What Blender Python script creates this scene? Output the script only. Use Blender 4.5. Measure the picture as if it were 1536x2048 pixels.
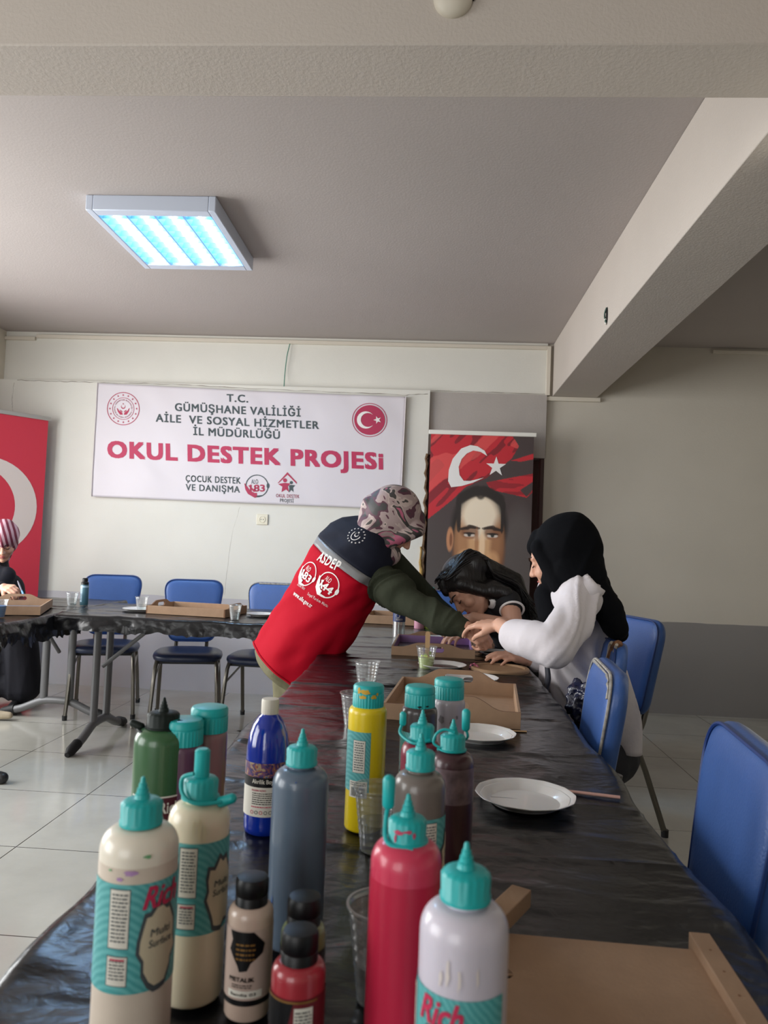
import bpy, bmesh, math, random
import numpy as np
from mathutils import Vector, Matrix
from mathutils.bvhtree import BVHTree

random.seed(7)
for o in list(bpy.data.objects):
    bpy.data.objects.remove(o)
SC = bpy.context.scene
COL = SC.collection

# ------------------------------------------------------------------ camera, light, exposure
F_PX = 1503.2
YAW, PITCH, ROLL = 0.06145, 0.04578, 0.03980
CAM = np.array([0.0, 0.0, 1.18])
_fw = np.array([-math.sin(YAW), math.cos(YAW), 0]); _rt = np.array([math.cos(YAW), math.sin(YAW), 0]); _up = np.array([0, 0, 1.0])
C_F = math.cos(PITCH) * _fw + math.sin(PITCH) * _up
_u2 = -math.sin(PITCH) * _fw + math.cos(PITCH) * _up
C_R = math.cos(ROLL) * _rt + math.sin(ROLL) * _u2
C_U = -math.sin(ROLL) * _rt + math.cos(ROLL) * _u2

cam_d = bpy.data.cameras.new('camera')
cam = bpy.data.objects.new('camera', cam_d); COL.objects.link(cam)
cam_d.sensor_fit = 'VERTICAL'; cam_d.sensor_height = 36.0; cam_d.sensor_width = 27.0
cam_d.lens = F_PX / 2048 * 36.0
cam.matrix_world = Matrix(((C_R[0], C_U[0], -C_F[0], CAM[0]), (C_R[1], C_U[1], -C_F[1], CAM[1]), (C_R[2], C_U[2], -C_F[2], CAM[2]), (0, 0, 0, 1)))
cam_d.clip_start = 0.02
cam_d.dof.use_dof = True; cam_d.dof.focus_distance = 2.3; cam_d.dof.aperture_fstop = 9.0
SC.camera = cam

SC.view_settings.view_transform = 'Standard'; SC.view_settings.look = 'None'
SC.view_settings.gamma = 1.0; SC.view_settings.use_curve_mapping = False
SC.view_settings.exposure = 0.10
SC.cycles.max_bounces = 8; SC.cycles.diffuse_bounces = 5; SC.cycles.glossy_bounces = 3
SC.cycles.transparent_max_bounces = 12; SC.cycles.transmission_bounces = 4
SC.cycles.use_denoising = True
SC.cycles.sample_clamp_indirect = 4.0
SC.cycles.caustics_reflective = False; SC.cycles.caustics_refractive = False

world = bpy.data.worlds.new('world'); SC.world = world; world.use_nodes = True
world.node_tree.nodes['Background'].inputs[0].default_value = (0.75, 0.85, 1.0, 1)
world.node_tree.nodes['Background'].inputs[1].default_value = 1.0

def daylight(name, loc, aim, sx, sy, power, col):
    d = bpy.data.lights.new(name, 'AREA'); d.shape = 'RECTANGLE'; d.size = sx; d.size_y = sy
    d.energy = power; d.color = col
    o = bpy.data.objects.new(name, d); COL.objects.link(o); o.location = loc
    o.rotation_euler = (Vector(aim) - Vector(loc)).to_track_quat('-Z', 'Y').to_euler()
    return o

# room: x right, y away from the camera, z up
XL, XR, YF, YB, ZC = -3.50, 3.6, -2.2, 5.88, 2.81
WIN_L = [(-0.9, 1.1), (2.2, 4.9)]            # windows in the left wall (y ranges)
WIN_F = [(-2.6, -0.6)]                      # window behind the camera (x range)
WZ0, WZ1 = 0.50, 2.45
for (a, b), pw, dy in zip(WIN_L, (100, 188), (0.6, 1.2)):
    daylight('window_daylight', (XL - 0.32, (a + b) / 2, (WZ0 + WZ1) / 2), (0.0, (a + b) / 2 + dy, 0.8), b - a, WZ1 - WZ0, pw, (1.0, 0.985, 0.965))
for a, b in WIN_F:
    daylight('window_daylight', ((a + b) / 2, YF - 0.32, (WZ0 + WZ1) / 2), ((a + b) / 2 + .3, 3, 1.2), b - a, WZ1 - WZ0, 52, (1.0, 0.96, 0.92))

# ------------------------------------------------------------------ helpers
def ray(x, y):
    return (x - 768) * C_R - (y - 1024) * C_U + F_PX * C_F
def aty(x, y, Y):
    d = ray(x, y); return Vector(CAM + d * (Y / d[1]))
def atz(x, y, Z):
    d = ray(x, y); return Vector(CAM + d * ((Z - CAM[2]) / d[2]))
def V(*a):
    return Vector(a)

def lin(c):
    c = c / 255.0
    return c / 12.92 if c <= 0.04045 else ((c + 0.055) / 1.055) ** 2.4
def rgb(r, g, b):
    return (lin(r), lin(g), lin(b), 1.0)

MATS = {}
def mat(name, color, rough=0.6, spec=0.5, metal=0.0, bump=0.0, bscale=60.0, var=0.0, vscale=8.0, stretch=(1, 1, 1), emit=None, coat=0.0, sss=0.0, alpha=None, trans=0.0):
    if name in MATS: return MATS[name]
    m = bpy.data.materials.new(name); m.use_nodes = True
    nt = m.node_tree; N = nt.nodes; L = nt.links
    bs = N['Principled BSDF']
    bs.inputs['Base Color'].default_value = color
    bs.inputs['Roughness'].default_value = rough
    bs.inputs['Specular IOR Level'].default_value = spec
    bs.inputs['Metallic'].default_value = metal
    bs.inputs['Coat Weight'].default_value = coat
    if trans: bs.inputs['Transmission Weight'].default_value = trans
    if sss:
        bs.inputs['Subsurface Weight'].default_value = sss
        bs.inputs['Subsurface Radius'].default_value = (0.012, 0.006, 0.004)
    if emit:
        bs.inputs['Emission Color'].default_value = emit[0]; bs.inputs['Emission Strength'].default_value = emit[1]
    tc = mp = None
    if bump or var:
        tc = N.new('ShaderNodeTexCoord'); mp = N.new('ShaderNodeMapping')
        mp.inputs['Scale'].default_value = stretch
        L.new(tc.outputs['Object'], mp.inputs[0])
    if var:
        nz = N.new('ShaderNodeTexNoise'); nz.inputs['Scale'].default_value = vscale; nz.inputs['Detail'].default_value = 4
        L.new(mp.outputs[0], nz.inputs['Vector'])
        mr = N.new('ShaderNodeMapRange'); mr.inputs[1].default_value = 0.3; mr.inputs[2].default_value = 0.7
        mr.inputs[3].default_value = 1 - var; mr.inputs[4].default_value = 1 + var
        L.new(nz.outputs[0], mr.inputs[0])
        mx = N.new('ShaderNodeVectorMath'); mx.operation = 'SCALE'; mx.inputs[0].default_value = color[:3]
        L.new(mr.outputs[0], mx.inputs['Scale']); L.new(mx.outputs[0], bs.inputs['Base Color'])
    if bump:
        nb = N.new('ShaderNodeTexNoise'); nb.inputs['Scale'].default_value = bscale; nb.inputs['Detail'].default_value = 5
        L.new(mp.outputs[0], nb.inputs['Vector'])
        bp = N.new('ShaderNodeBump'); bp.inputs['Strength'].default_value = bump; bp.inputs['Distance'].default_value = 0.01
        L.new(nb.outputs[0], bp.inputs['Height']); L.new(bp.outputs[0], bs.inputs['Normal'])
    MATS[name] = m
    return m

def ramp_mat(name, stops, scale=8.0, rough=0.7, distort=1.5, const=True, bump=0.0, stretch=(1, 1, 1), detail=2):
    m = bpy.data.materials.new(name); m.use_nodes = True
    nt = m.node_tree; N = nt.nodes; L = nt.links; bs = N['Principled BSDF']; bs.inputs['Roughness'].default_value = rough
    tc = N.new('ShaderNodeTexCoord'); mp = N.new('ShaderNodeMapping'); mp.inputs['Scale'].default_value = stretch
    L.new(tc.outputs['Object'], mp.inputs[0])
    nz = N.new('ShaderNodeTexNoise'); nz.inputs['Scale'].default_value = scale; nz.inputs['Detail'].default_value = detail
    nz.inputs['Distortion'].default_value = distort
    L.new(mp.outputs[0], nz.inputs['Vector'])
    cr = N.new('ShaderNodeValToRGB'); cr.color_ramp.interpolation = 'CONSTANT' if const else 'LINEAR'
    el = cr.color_ramp.elements
    while len(el) > 1: el.remove(el[-1])
    el[0].position = stops[0][0]; el[0].color = stops[0][1]
    for p, c in stops[1:]:
        e = el.new(p); e.color = c
    L.new(nz.outputs[0], cr.inputs[0]); L.new(cr.outputs[0], bs.inputs['Base Color'])
    if bump:
        nb = N.new('ShaderNodeTexNoise'); nb.inputs['Scale'].default_value = 150
        L.new(mp.outputs[0], nb.inputs['Vector'])
        bp = N.new('ShaderNodeBump'); bp.inputs['Strength'].default_value = bump; bp.inputs['Distance'].default_value = 0.005
        L.new(nb.outputs[0], bp.inputs['Height']); L.new(bp.outputs[0], bs.inputs['Normal'])
    MATS[name] = m
    return m

def clear_mat(name, tint=(0.93, 0.95, 0.95, 1), gloss=0.10, rough=0.05, milk=0.0):
    m = bpy.data.materials.new(name); m.use_nodes = True
    nt = m.node_tree; N = nt.nodes; L = nt.links
    N.remove(N['Principled BSDF']); out = N['Material Output']
    tr = N.new('ShaderNodeBsdfTransparent'); tr.inputs[0].default_value = tint
    gl = N.new('ShaderNodeBsdfGlossy'); gl.inputs['Roughness'].default_value = rough
    lw = N.new('ShaderNodeLayerWeight'); lw.inputs['Blend'].default_value = 0.35
    mr = N.new('ShaderNodeMapRange'); mr.inputs[3].default_value = gloss; mr.inputs[4].default_value = 0.7
    L.new(lw.outputs['Facing'], mr.inputs[0])
    mx = N.new('ShaderNodeMixShader'); L.new(mr.outputs[0], mx.inputs[0]); L.new(tr.outputs[0], mx.inputs[1]); L.new(gl.outputs[0], mx.inputs[2])
    if milk:
        df = N.new('ShaderNodeBsdfDiffuse'); df.inputs[0].default_value = (.85, .87, .88, 1)
        m2 = N.new('ShaderNodeMixShader'); m2.inputs[0].default_value = milk; L.new(mx.outputs[0], m2.inputs[1]); L.new(df.outputs[0], m2.inputs[2]); mx = m2
    L.new(mx.outputs[0], out.inputs['Surface'])
    MATS[name] = m
    return m

class MB:
    """collects shapes, builds ONE mesh object"""
    def __init__(s): s.v = []; s.f = []; s.m = []
    def add(s, vs, fs, mi=0, M=None):
        n = len(s.v)
        s.v += [tuple(M @ Vector(p)) if M else tuple(p) for p in vs]
        s.f += [tuple(i + n for i in f) for f in fs]; s.m += [mi] * len(fs)
        return s
    def box(s, c, d, mi=0, M=None):
        x, y, z = c; a, b, h = d[0] / 2, d[1] / 2, d[2] / 2
        vs = [(x + i * a, y + j * b, z + k * h) for i in (-1, 1) for j in (-1, 1) for k in (-1, 1)]
        return s.add(vs, [(0, 1, 3, 2), (4, 6, 7, 5), (0, 4, 5, 1), (2, 3, 7, 6), (0, 2, 6, 4), (1, 5, 7, 3)], mi, M)
    def loft(s, rings, mi=0, cap=True, M=None, close=True):
        n = len(rings[0]); vs = [p for r in rings for p in r]; fs = []
        for i in range(len(rings) - 1):
            for j in range(n if close else n - 1):
                k = (j + 1) % n
                fs.append((i * n + j, i * n + k, (i + 1) * n + k, (i + 1) * n + j))
        if cap:
            fs.append(tuple(reversed(range(n)))); fs.append(tuple((len(rings) - 1) * n + j for j in range(n)))
        return s.add(vs, fs, mi, M)
    def lathe(s, prof, c=(0, 0, 0), n=32, mi=0, cap=True, M=None, ribs=0, ramp=0.0, rz=(0, 0)):
        rings = []
        for r, z in prof:
            ring = []
            for j in range(n):
                a = 2 * math.pi * j / n
                rr = r
                if ribs and rz[0] <= z <= rz[1]: rr = r + ramp * (1 if (j * ribs * 2 // n) % 2 else -1)
                ring.append((c[0] + rr * math.cos(a), c[1] + rr * math.sin(a), c[2] + z))
            rings.append(ring)
        return s.loft(rings, mi, cap, M)
    def tube(s, pts, r, n=10, mi=0, cap=True, M=None, smooth=0, flat=None):
        pts = [Vector(p) for p in pts]; rs = list(r) if hasattr(r, '__len__') else [r] * len(pts)
        if smooth: pts, rs = catmull(pts, rs, smooth)
        rings = []; up = None
        for i, p in enumerate(pts):
            t = (pts[min(i + 1, len(pts) - 1)] - pts[max(i - 1, 0)])
            t = t.normalized() if t.length > 1e-9 else Vector((0, 0, 1))
            if up is None:
                up = Vector((0, 0, 1)) if abs(t.z) < 0.9 else Vector((0, 1, 0))
            a = (up - t * up.dot(t)).normalized(); b = t.cross(a); up = a
            fx, fy = flat or (1, 1)
            rings.append([tuple(p + a * (rs[i] * fx * math.cos(2 * math.pi * j / n)) + b * (rs[i] * fy * math.sin(2 * math.pi * j / n))) for j in range(n)])
        return s.loft(rings, mi, cap, M)
    def sphere(s, c, r, n=16, mi=0, R=None, M=None):
        rx, ry, rz = r if hasattr(r, '__len__') else (r, r, r)
        rings = []
        for i in range(1, n // 2 + 1):
            th = math.pi * (i - 0.5) / (n // 2) 
            ring = []
            for j in range(n):
                p = Vector((rx * math.sin(th) * math.cos(2 * math.pi * j / n), ry * math.sin(th) * math.sin(2 * math.pi * j / n), -rz * math.cos(th)))
                if R is not None: p = R @ p
                ring.append(tuple(p + Vector(c)))
            rings.append(ring)
        return s.loft(rings, mi, True, M)
    def capsule(s, p0, r0, p1, r1, n=14, mi=0):
        p0 = Vector(p0); p1 = Vector(p1); t = p1 - p0
        if t.length < 1e-6: return s.sphere(p0, max(r0, r1), n, mi)
        t.normalize(); up = Vector((0, 0, 1)) if abs(t.z) < 0.9 else Vector((0, 1, 0))
        a = (up - t * up.dot(t)).normalized(); b = t.cross(a); rings = []
        for k in range(5):
            th = math.pi / 2 * (k + 0.4) / 5
            rings.append((p0 - t * (r0 * math.cos(th)), r0 * math.sin(th)))
        for k in range(4, -1, -1):
            th = math.pi / 2 * (k + 0.4) / 5
            rings.append((p1 + t * (r1 * math.cos(th)), r1 * math.sin(th)))
        return s.loft([[tuple(c + a * (r * math.cos(2 * math.pi * j / n)) + b * (r * math.sin(2 * math.pi * j / n))) for j in range(n)] for c, r in rings], mi)
    def build(s, name, mats, parent=None, bevel=0.0, angle=35, flat=False, seg=2, recalc=True):
        me = bpy.data.meshes.new(name); me.from_pydata(s.v, [], s.f)
        mats = mats if isinstance(mats, (list, tuple)) else [mats]
        for m in mats: me.materials.append(m)
        if len(mats) > 1: me.polygons.foreach_set('material_index', s.m)
        if recalc:
            bm = bmesh.new(); bm.from_mesh(me); bmesh.ops.recalc_face_normals(bm, faces=bm.faces[:]); bm.to_mesh(me); bm.free()
        o = bpy.data.objects.new(name, me); COL.objects.link(o)
        if parent is not None: o.parent = parent
        if bevel:
            b = o.modifiers.new('bevel', 'BEVEL'); b.width = bevel; b.segments = seg; b.limit_method = 'ANGLE'; b.angle_limit = math.radians(40)
        if not flat:
            me.shade_smooth(); me.set_sharp_from_angle(angle=math.radians(angle if not bevel else 50))
        return o

def catmull(pts, rs, k):
    P = [pts[0]] + pts + [pts[-1]]; R = [rs[0]] + list(rs) + [rs[-1]]; op = []; orr = []
    for i in range(1, len(P) - 2):
        for j in range(k):
            t = j / k; a, b, c, d = P[i - 1], P[i], P[i + 1], P[i + 2]
            op.append(0.5 * ((2 * b) + (c - a) * t + (2 * a - 5 * b + 4 * c - d) * t * t + (3 * b - a - 3 * c + d) * t ** 3))
            orr.append(R[i] * (1 - t) + R[i + 1] * t)
    op.append(pts[-1]); orr.append(rs[-1])
    return op, orr

def thing(name, label, cat, loc=(0, 0, 0), rz=0.0, group=None):
    o = bpy.data.objects.new(name, None); COL.objects.link(o); o.empty_display_size = 0.05
    o.location = loc; o.rotation_euler = (0, 0, rz)
    o['label'] = label; o['category'] = cat
    if group: o['group'] = group
    return o
def tag(o, label, cat, group=None, kind=None):
    o['label'] = label; o['category'] = cat
    if group: o['group'] = group
    if kind: o['kind'] = kind
    return o
def struct(o, label=None):
    o['kind'] = 'structure'
    if label: o['label'] = label
    return o
def copy_tree(o, parent=None):
    c = o.copy(); COL.objects.link(c); c.parent = parent
    for ch in list(o.children): copy_tree(ch, c)
    return c

# vectorised value noise
_T = np.random.RandomState(3).rand(64, 64, 64) * 2 - 1
def vn(x, y, z=0.0):
    x = np.asarray(x, float); y = np.asarray(y, float); z = np.asarray(z, float) + 0 * x
    xi = np.floor(x).astype(int); yi = np.floor(y).astype(int); zi = np.floor(z).astype(int)
    fx = x - xi; fy = y - yi; fz = z - zi
    fx = fx * fx * (3 - 2 * fx); fy = fy * fy * (3 - 2 * fy); fz = fz * fz * (3 - 2 * fz)
    r = 0
    for i in (0, 1):
        for j in (0, 1):
            for k in (0, 1):
                r = r + _T[(xi + i) % 64, (yi + j) % 64, (zi + k) % 64] * (fx if i else 1 - fx) * (fy if j else 1 - fy) * (fz if k else 1 - fz)
    return r

def temp_mesh(ob):
    COL.objects.link(ob)
    dg = bpy.context.evaluated_depsgraph_get()
    me = bpy.data.meshes.new_from_object(ob.evaluated_get(dg))
    dat = ob.data; bpy.data.objects.remove(ob)
    return me

def remesh(mb, voxel, smooth=4, fac=0.5):
    me = bpy.data.meshes.new('tmp'); me.from_pydata(mb.v, [], mb.f)
    bm = bmesh.new(); bm.from_mesh(me); bmesh.ops.recalc_face_normals(bm, faces=bm.faces[:]); bm.to_mesh(me); bm.free()
    ob = bpy.data.objects.new('tmp', me)
    r = ob.modifiers.new('r', 'REMESH'); r.mode = 'VOXEL'; r.voxel_size = voxel
    if smooth:
        s = ob.modifiers.new('s', 'SMOOTH'); s.factor = fac; s.iterations = smooth
    return temp_mesh(ob)

def displace(me, fn):
    n = len(me.vertices); co = np.empty(n * 3); me.vertices.foreach_get('co', co); co = co.reshape(-1, 3)
    no = np.empty(n * 3); me.vertices.foreach_get('normal', no); no = no.reshape(-1, 3)
    co = co + no * fn(co)[:, None]
    me.vertices.foreach_set('co', co.ravel()); me.update()

def blob(name, mb, m, parent, voxel=0.006, smooth=4, disp=None, fac=0.5):
    me = remesh(mb, voxel, smooth, fac)
    if disp: displace(me, disp)
    me.materials.clear()
    for x in (m if isinstance(m, (list, tuple)) else [m]): me.materials.append(x)
    me.shade_smooth(); me.name = name
    o = bpy.data.objects.new(name, me); COL.objects.link(o); o.parent = parent
    return o

# flat shapes -----------------------------------------------------------------
def text2d(body, bold=0.0, shear=0.0, spacing=1.0):
    cu = bpy.data.curves.new('t', 'FONT'); cu.body = body; cu.size = 1.0; cu.shear = shear
    cu.space_character = spacing; cu.resolution_u = 3
    me = temp_mesh(bpy.data.objects.new('t', cu))
    vs = [(v.co.x, v.co.y) for v in me.vertices]; fs = [tuple(p.vertices) for p in me.polygons]
    bpy.data.meshes.remove(me)
    if bold:                                   # heavier strokes: the same letters laid four more times, slightly apart
        n = len(vs); v0, f0 = list(vs), list(fs)
        for k, (dx, dy) in enumerate(((1, 1), (-1, 1), (1, -1), (-1, -1))):
            vs += [(x + dx * bold * .8, y + dy * bold * .6) for x, y in v0]; fs += [tuple(i + n * (k + 1) for i in f) for f in f0]
    return vs, fs
def fit(vf, x0, x1, y0, y1):
    vs, fs = vf
    a = min(v[0] for v in vs); b = max(v[0] for v in vs); c = min(v[1] for v in vs); d = max(v[1] for v in vs)
    return [(x0 + (x - a) / (b - a) * (x1 - x0), y0 + (y - c) / (d - c) * (y1 - y0)) for x, y in vs], fs
def flat2d(loops):
    """filled flat shape with holes -> (verts2d, faces)"""
    cu = bpy.data.curves.new('s', 'CURVE'); cu.dimensions = '2D'; cu.fill_mode = 'BOTH'
    for lp in loops:
        sp = cu.splines.new('POLY'); sp.points.add(len(lp) - 1)
        for i, p in enumerate(lp): sp.points[i].co = (p[0], p[1], 0, 1)
        sp.use_cyclic_u = True
    me = temp_mesh(bpy.data.objects.new('s', cu))
    vs = [(v.co.x, v.co.y) for v in me.vertices]; fs = [tuple(p.vertices) for p in me.polygons]
    bpy.data.meshes.remove(me)
    return vs, fs
def plate(loops, t):
    """flat2d extruded symmetrically by t -> (verts3d, faces)"""
    cu = bpy.data.curves.new('s', 'CURVE'); cu.dimensions = '2D'; cu.fill_mode = 'BOTH'; cu.extrude = t / 2
    for lp in loops:
        sp = cu.splines.new('POLY'); sp.points.add(len(lp) - 1)
        for i, p in enumerate(lp): sp.points[i].co = (p[0], p[1], 0, 1)
        sp.use_cyclic_u = True
    me = temp_mesh(bpy.data.objects.new('s', cu))
    vs = [tuple(v.co) for v in me.vertices]; fs = [tuple(p.vertices) for p in me.polygons]
    bpy.data.meshes.remove(me)
    return vs, fs
def circ(cx, cy, r, n=40, ry=None, a0=0, a1=2 * math.pi):
    full = abs(a1 - a0 - 2 * math.pi) < 1e-6
    return [(cx + r * math.cos(a0 + (a1 - a0) * i / (n if full else n - 1)), cy + (ry or r) * math.sin(a0 + (a1 - a0) * i / (n if full else n - 1))) for i in range(n)]
def star(cx, cy, r, rot=0.0, k=0.382):
    return [(cx + (r if i % 2 == 0 else r * k) * math.cos(rot + math.pi * i / 5), cy + (r if i % 2 == 0 else r * k) * math.sin(rot + math.pi * i / 5)) for i in range(10)]
def ring2d(cx, cy, r0, r1, n=48, a0=0, a1=2 * math.pi):
    vs = []; fs = []
    for i in range(n + 1):
        a = a0 + (a1 - a0) * i / n
        vs += [(cx + r0 * math.cos(a), cy + r0 * math.sin(a)), (cx + r1 * math.cos(a), cy + r1 * math.sin(a))]
    for i in range(n): fs.append((2 * i, 2 * i + 1, 2 * i + 3, 2 * i + 2))
    return vs, fs
def crescent(cx, cy, r, rot=0.0):
    a = [(cx + r * math.cos(t), cy + r * math.sin(t)) for t in np.linspace(rot + 0.62, rot + 2 * math.pi - 0.62, 40)]
    ic = (cx + 0.25 * r * math.cos(rot), cy + 0.25 * r * math.sin(rot)); e = Vector(a[-1]) - Vector(ic); s = Vector(a[0]) - Vector(ic)
    r2 = s.length; t1 = math.atan2(e.y, e.x); t0 = math.atan2(s.y, s.x)
    if t1 < t0: t1 += 2 * math.pi
    b = [(ic[0] + r2 * math.cos(t), ic[1] + r2 * math.sin(t)) for t in np.linspace(t1, t0, 40)][1:-1]
    return a + b
def poly2d(lp):
    return flat2d([lp])

def atx(x, y, X):
    d = ray(x, y); return Vector(CAM + d * (X / d[0]))

# ------------------------------------------------------------------ materials of the room
def wall_mat(name, top, low, z):
    m = bpy.data.materials.new(name); m.use_nodes = True
    nt = m.node_tree; N = nt.nodes; L = nt.links; bs = N['Principled BSDF']; bs.inputs['Roughness'].default_value = 0.75
    bs.inputs['Specular IOR Level'].default_value = 0.3
    tc = N.new('ShaderNodeTexCoord'); sp = N.new('ShaderNodeSeparateXYZ'); L.new(tc.outputs['Object'], sp.inputs[0])
    nz = N.new('ShaderNodeTexNoise'); nz.inputs['Scale'].default_value = 1.6; nz.inputs['Detail'].default_value = 6
    L.new(tc.outputs['Object'], nz.inputs['Vector'])
    gt = N.new('ShaderNodeMath'); gt.operation = 'GREATER_THAN'; gt.inputs[1].default_value = z
    n2 = N.new('ShaderNodeTexNoise'); n2.inputs['Scale'].default_value = 5
    L.new(tc.outputs['Object'], n2.inputs['Vector'])
    ad = N.new('ShaderNodeMath'); ad.operation = 'MULTIPLY_ADD'; ad.inputs[1].default_value = 0.016; L.new(n2.outputs[0], ad.inputs[0]); L.new(sp.outputs['Z'], ad.inputs[2])
    L.new(ad.outputs[0], gt.inputs[0])
    mx = N.new('ShaderNodeMix'); mx.data_type = 'RGBA'; L.new(gt.outputs[0], mx.inputs[0]); mx.inputs[6].default_value = low; mx.inputs[7].default_value = top
    mr = N.new('ShaderNodeMapRange'); mr.inputs[1].default_value = 0.3; mr.inputs[2].default_value = 0.7; mr.inputs[3].default_value = 0.95; mr.inputs[4].default_value = 1.03
    L.new(nz.outputs[0], mr.inputs[0])
    sc = N.new('ShaderNodeVectorMath'); sc.operation = 'SCALE'; L.new(mx.outputs[2], sc.inputs[0]); L.new(mr.outputs[0], sc.inputs['Scale'])
    L.new(sc.outputs[0], bs.inputs['Base Color'])
    nb = N.new('ShaderNodeTexNoise'); nb.inputs['Scale'].default_value = 120; nb.inputs['Detail'].default_value = 6
    L.new(tc.outputs['Object'], nb.inputs['Vector'])
    bp = N.new('ShaderNodeBump'); bp.inputs['Strength'].default_value = 0.14; bp.inputs['Distance'].default_value = 0.005
    L.new(nb.outputs[0], bp.inputs['Height']); L.new(bp.outputs[0], bs.inputs['Normal'])
    return m
M_WALL_L = wall_mat('plaster_left', rgb(224, 222, 214), rgb(200, 197, 201), 0.735)
M_WALL_R = wall_mat('plaster_right', rgb(202, 195, 183), rgb(142, 138, 136), 0.700)
M_SIDE = wall_mat('plaster_side', rgb(220, 214, 200), rgb(150, 148, 146), 0.700)
M_CEIL = mat('ceiling_paint', rgb(180, 172, 168), 0.8, 0.25, bump=0.12, bscale=90, var=0.03, vscale=1.2)
M_BEAM = mat('beam_paint', rgb(196, 187, 178), 0.8, 0.25, bump=0.16, bscale=110, var=0.03, vscale=2)
M_TRUNK = mat('trunking_white', rgb(214, 206, 192), 0.5)
M_DARK = mat('dark_gap', rgb(38, 34, 32), 0.9)
M_WHITEPL = mat('white_plastic', rgb(232, 230, 222), 0.4)
M_DOOR = mat('brown_door', rgb(62, 30, 26), 0.5, var=0.15, vscale=4, stretch=(6, 6, .6))
M_GREYP = mat('grey_panel', rgb(172, 165, 160), 0.75, var=0.03, bump=0.15, bscale=60)
M_CRACK = mat('crack_line', rgb(118, 106, 94), 0.9)

# floor -----------------------------------------------------------------------
m = bpy.data.materials.new('floor_tiles'); m.use_nodes = True
nt = m.node_tree; N = nt.nodes; L = nt.links; bs = N['Principled BSDF']
tc = N.new('ShaderNodeTexCoord'); sp = N.new('ShaderNodeSeparateXYZ'); L.new(tc.outputs['Object'], sp.inputs[0])
def tile_line(sock, off, size, w):
    a = N.new('ShaderNodeMath'); a.operation = 'SUBTRACT'; a.inputs[1].default_value = off; L.new(sock, a.inputs[0])
    b = N.new('ShaderNodeMath'); b.operation = 'PINGPONG'; b.inputs[1].default_value = size / 2
    L.new(a.outputs[0], b.inputs[0])
    c = N.new('ShaderNodeMath'); c.operation = 'LESS_THAN'; c.inputs[1].default_value = w; L.new(b.outputs[0], c.inputs[0])
    return c
lx = tile_line(sp.outputs['X'], -1.504, 0.594, 0.0022); ly = tile_line(sp.outputs['Y'], 2.79, 0.603, 0.0022)
mxm = N.new('ShaderNodeMath'); mxm.operation = 'MAXIMUM'; L.new(lx.outputs[0], mxm.inputs[0]); L.new(ly.outputs[0], mxm.inputs[1])
nz = N.new('ShaderNodeTexNoise'); nz.inputs['Scale'].default_value = 2.2; nz.inputs['Detail'].default_value = 8; nz.inputs['Roughness'].default_value = 0.65
L.new(tc.outputs['Object'], nz.inputs['Vector'])
cr = N.new('ShaderNodeValToRGB'); cr.color_ramp.elements[0].position = 0.3; cr.color_ramp.elements[0].color = rgb(176, 174, 166)
cr.color_ramp.elements[1].position = 0.75; cr.color_ramp.elements[1].color = rgb(196, 194, 186); L.new(nz.outputs[0], cr.inputs[0])
mx = N.new('ShaderNodeMix'); mx.data_type = 'RGBA'; L.new(mxm.outputs[0], mx.inputs[0]); L.new(cr.outputs[0], mx.inputs[6]); mx.inputs[7].default_value = rgb(70, 66, 62)
L.new(mx.outputs[2], bs.inputs['Base Color'])
bs.inputs['Roughness'].default_value = 0.13; bs.inputs['Specular IOR Level'].default_value = 0.6
nb = N.new('ShaderNodeTexNoise'); nb.inputs['Scale'].default_value = 3.0; L.new(tc.outputs['Object'], nb.inputs['Vector'])
bp = N.new('ShaderNodeBump'); bp.inputs['Strength'].default_value = 0.06; bp.inputs['Distance'].default_value = 0.02
L.new(nb.outputs[0], bp.inputs['Height']); L.new(bp.outputs[0], bs.inputs['Normal'])
M_FLOOR = m
struct(MB().box(((XL + XR) / 2, (YF + YB) / 2, -0.05), (XR - XL + .4, YB - YF + .6, 0.1)).build('floor', M_FLOOR, flat=True))
struct(MB().box(((XL + XR) / 2, (YF + YB) / 2, ZC + 0.05), (XR - XL + .4, YB - YF + .6, 0.1)).build('ceiling', M_CEIL, flat=True))

# back wall -------------------------------------------------------------------
XA = aty(856, 900, 5.82).x; XB = aty(1089, 900, 5.88).x
ZL = 2.405
def span(x0, x1, y0, y1, z0, z1):
    return ((x0 + x1) / 2, (y0 + y1) / 2, (z0 + z1) / 2), (x1 - x0, y1 - y0, z1 - z0)
w = MB(); w.box(*span(XL - .2, XA, 5.80, 6.1, 0, ZL), 0)
w.box(*span(XL - .2, XB, 5.86, 6.1, ZL, ZC), 0)
w.box(*span(XB, XR + .2, 5.88, 6.1, 0, ZC), 1)
struct(w.build('wall_back', [M_WALL_L, M_WALL_R], flat=True))
zp = aty(1078, 917, 5.86).z
struct(MB().box(*span(XA, XB, 5.835, 6.05, zp, ZL - .005)).build('trim_1', M_GREYP, flat=True), 'grey panel closing the top of the doorway behind the portrait banner')
d = MB(); d.box(*span(XA, XB, 5.97, 6.02, 0, zp))
d.box(*span(XB - .03, XB - .002, 5.86, 5.98, 0, zp)); d.box(*span(XA + .002, XA + .03, 5.86, 5.98, 0, zp))
struct(d.build('door_1', M_DOOR, bevel=.003), 'dark brown door behind the portrait banner')
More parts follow.
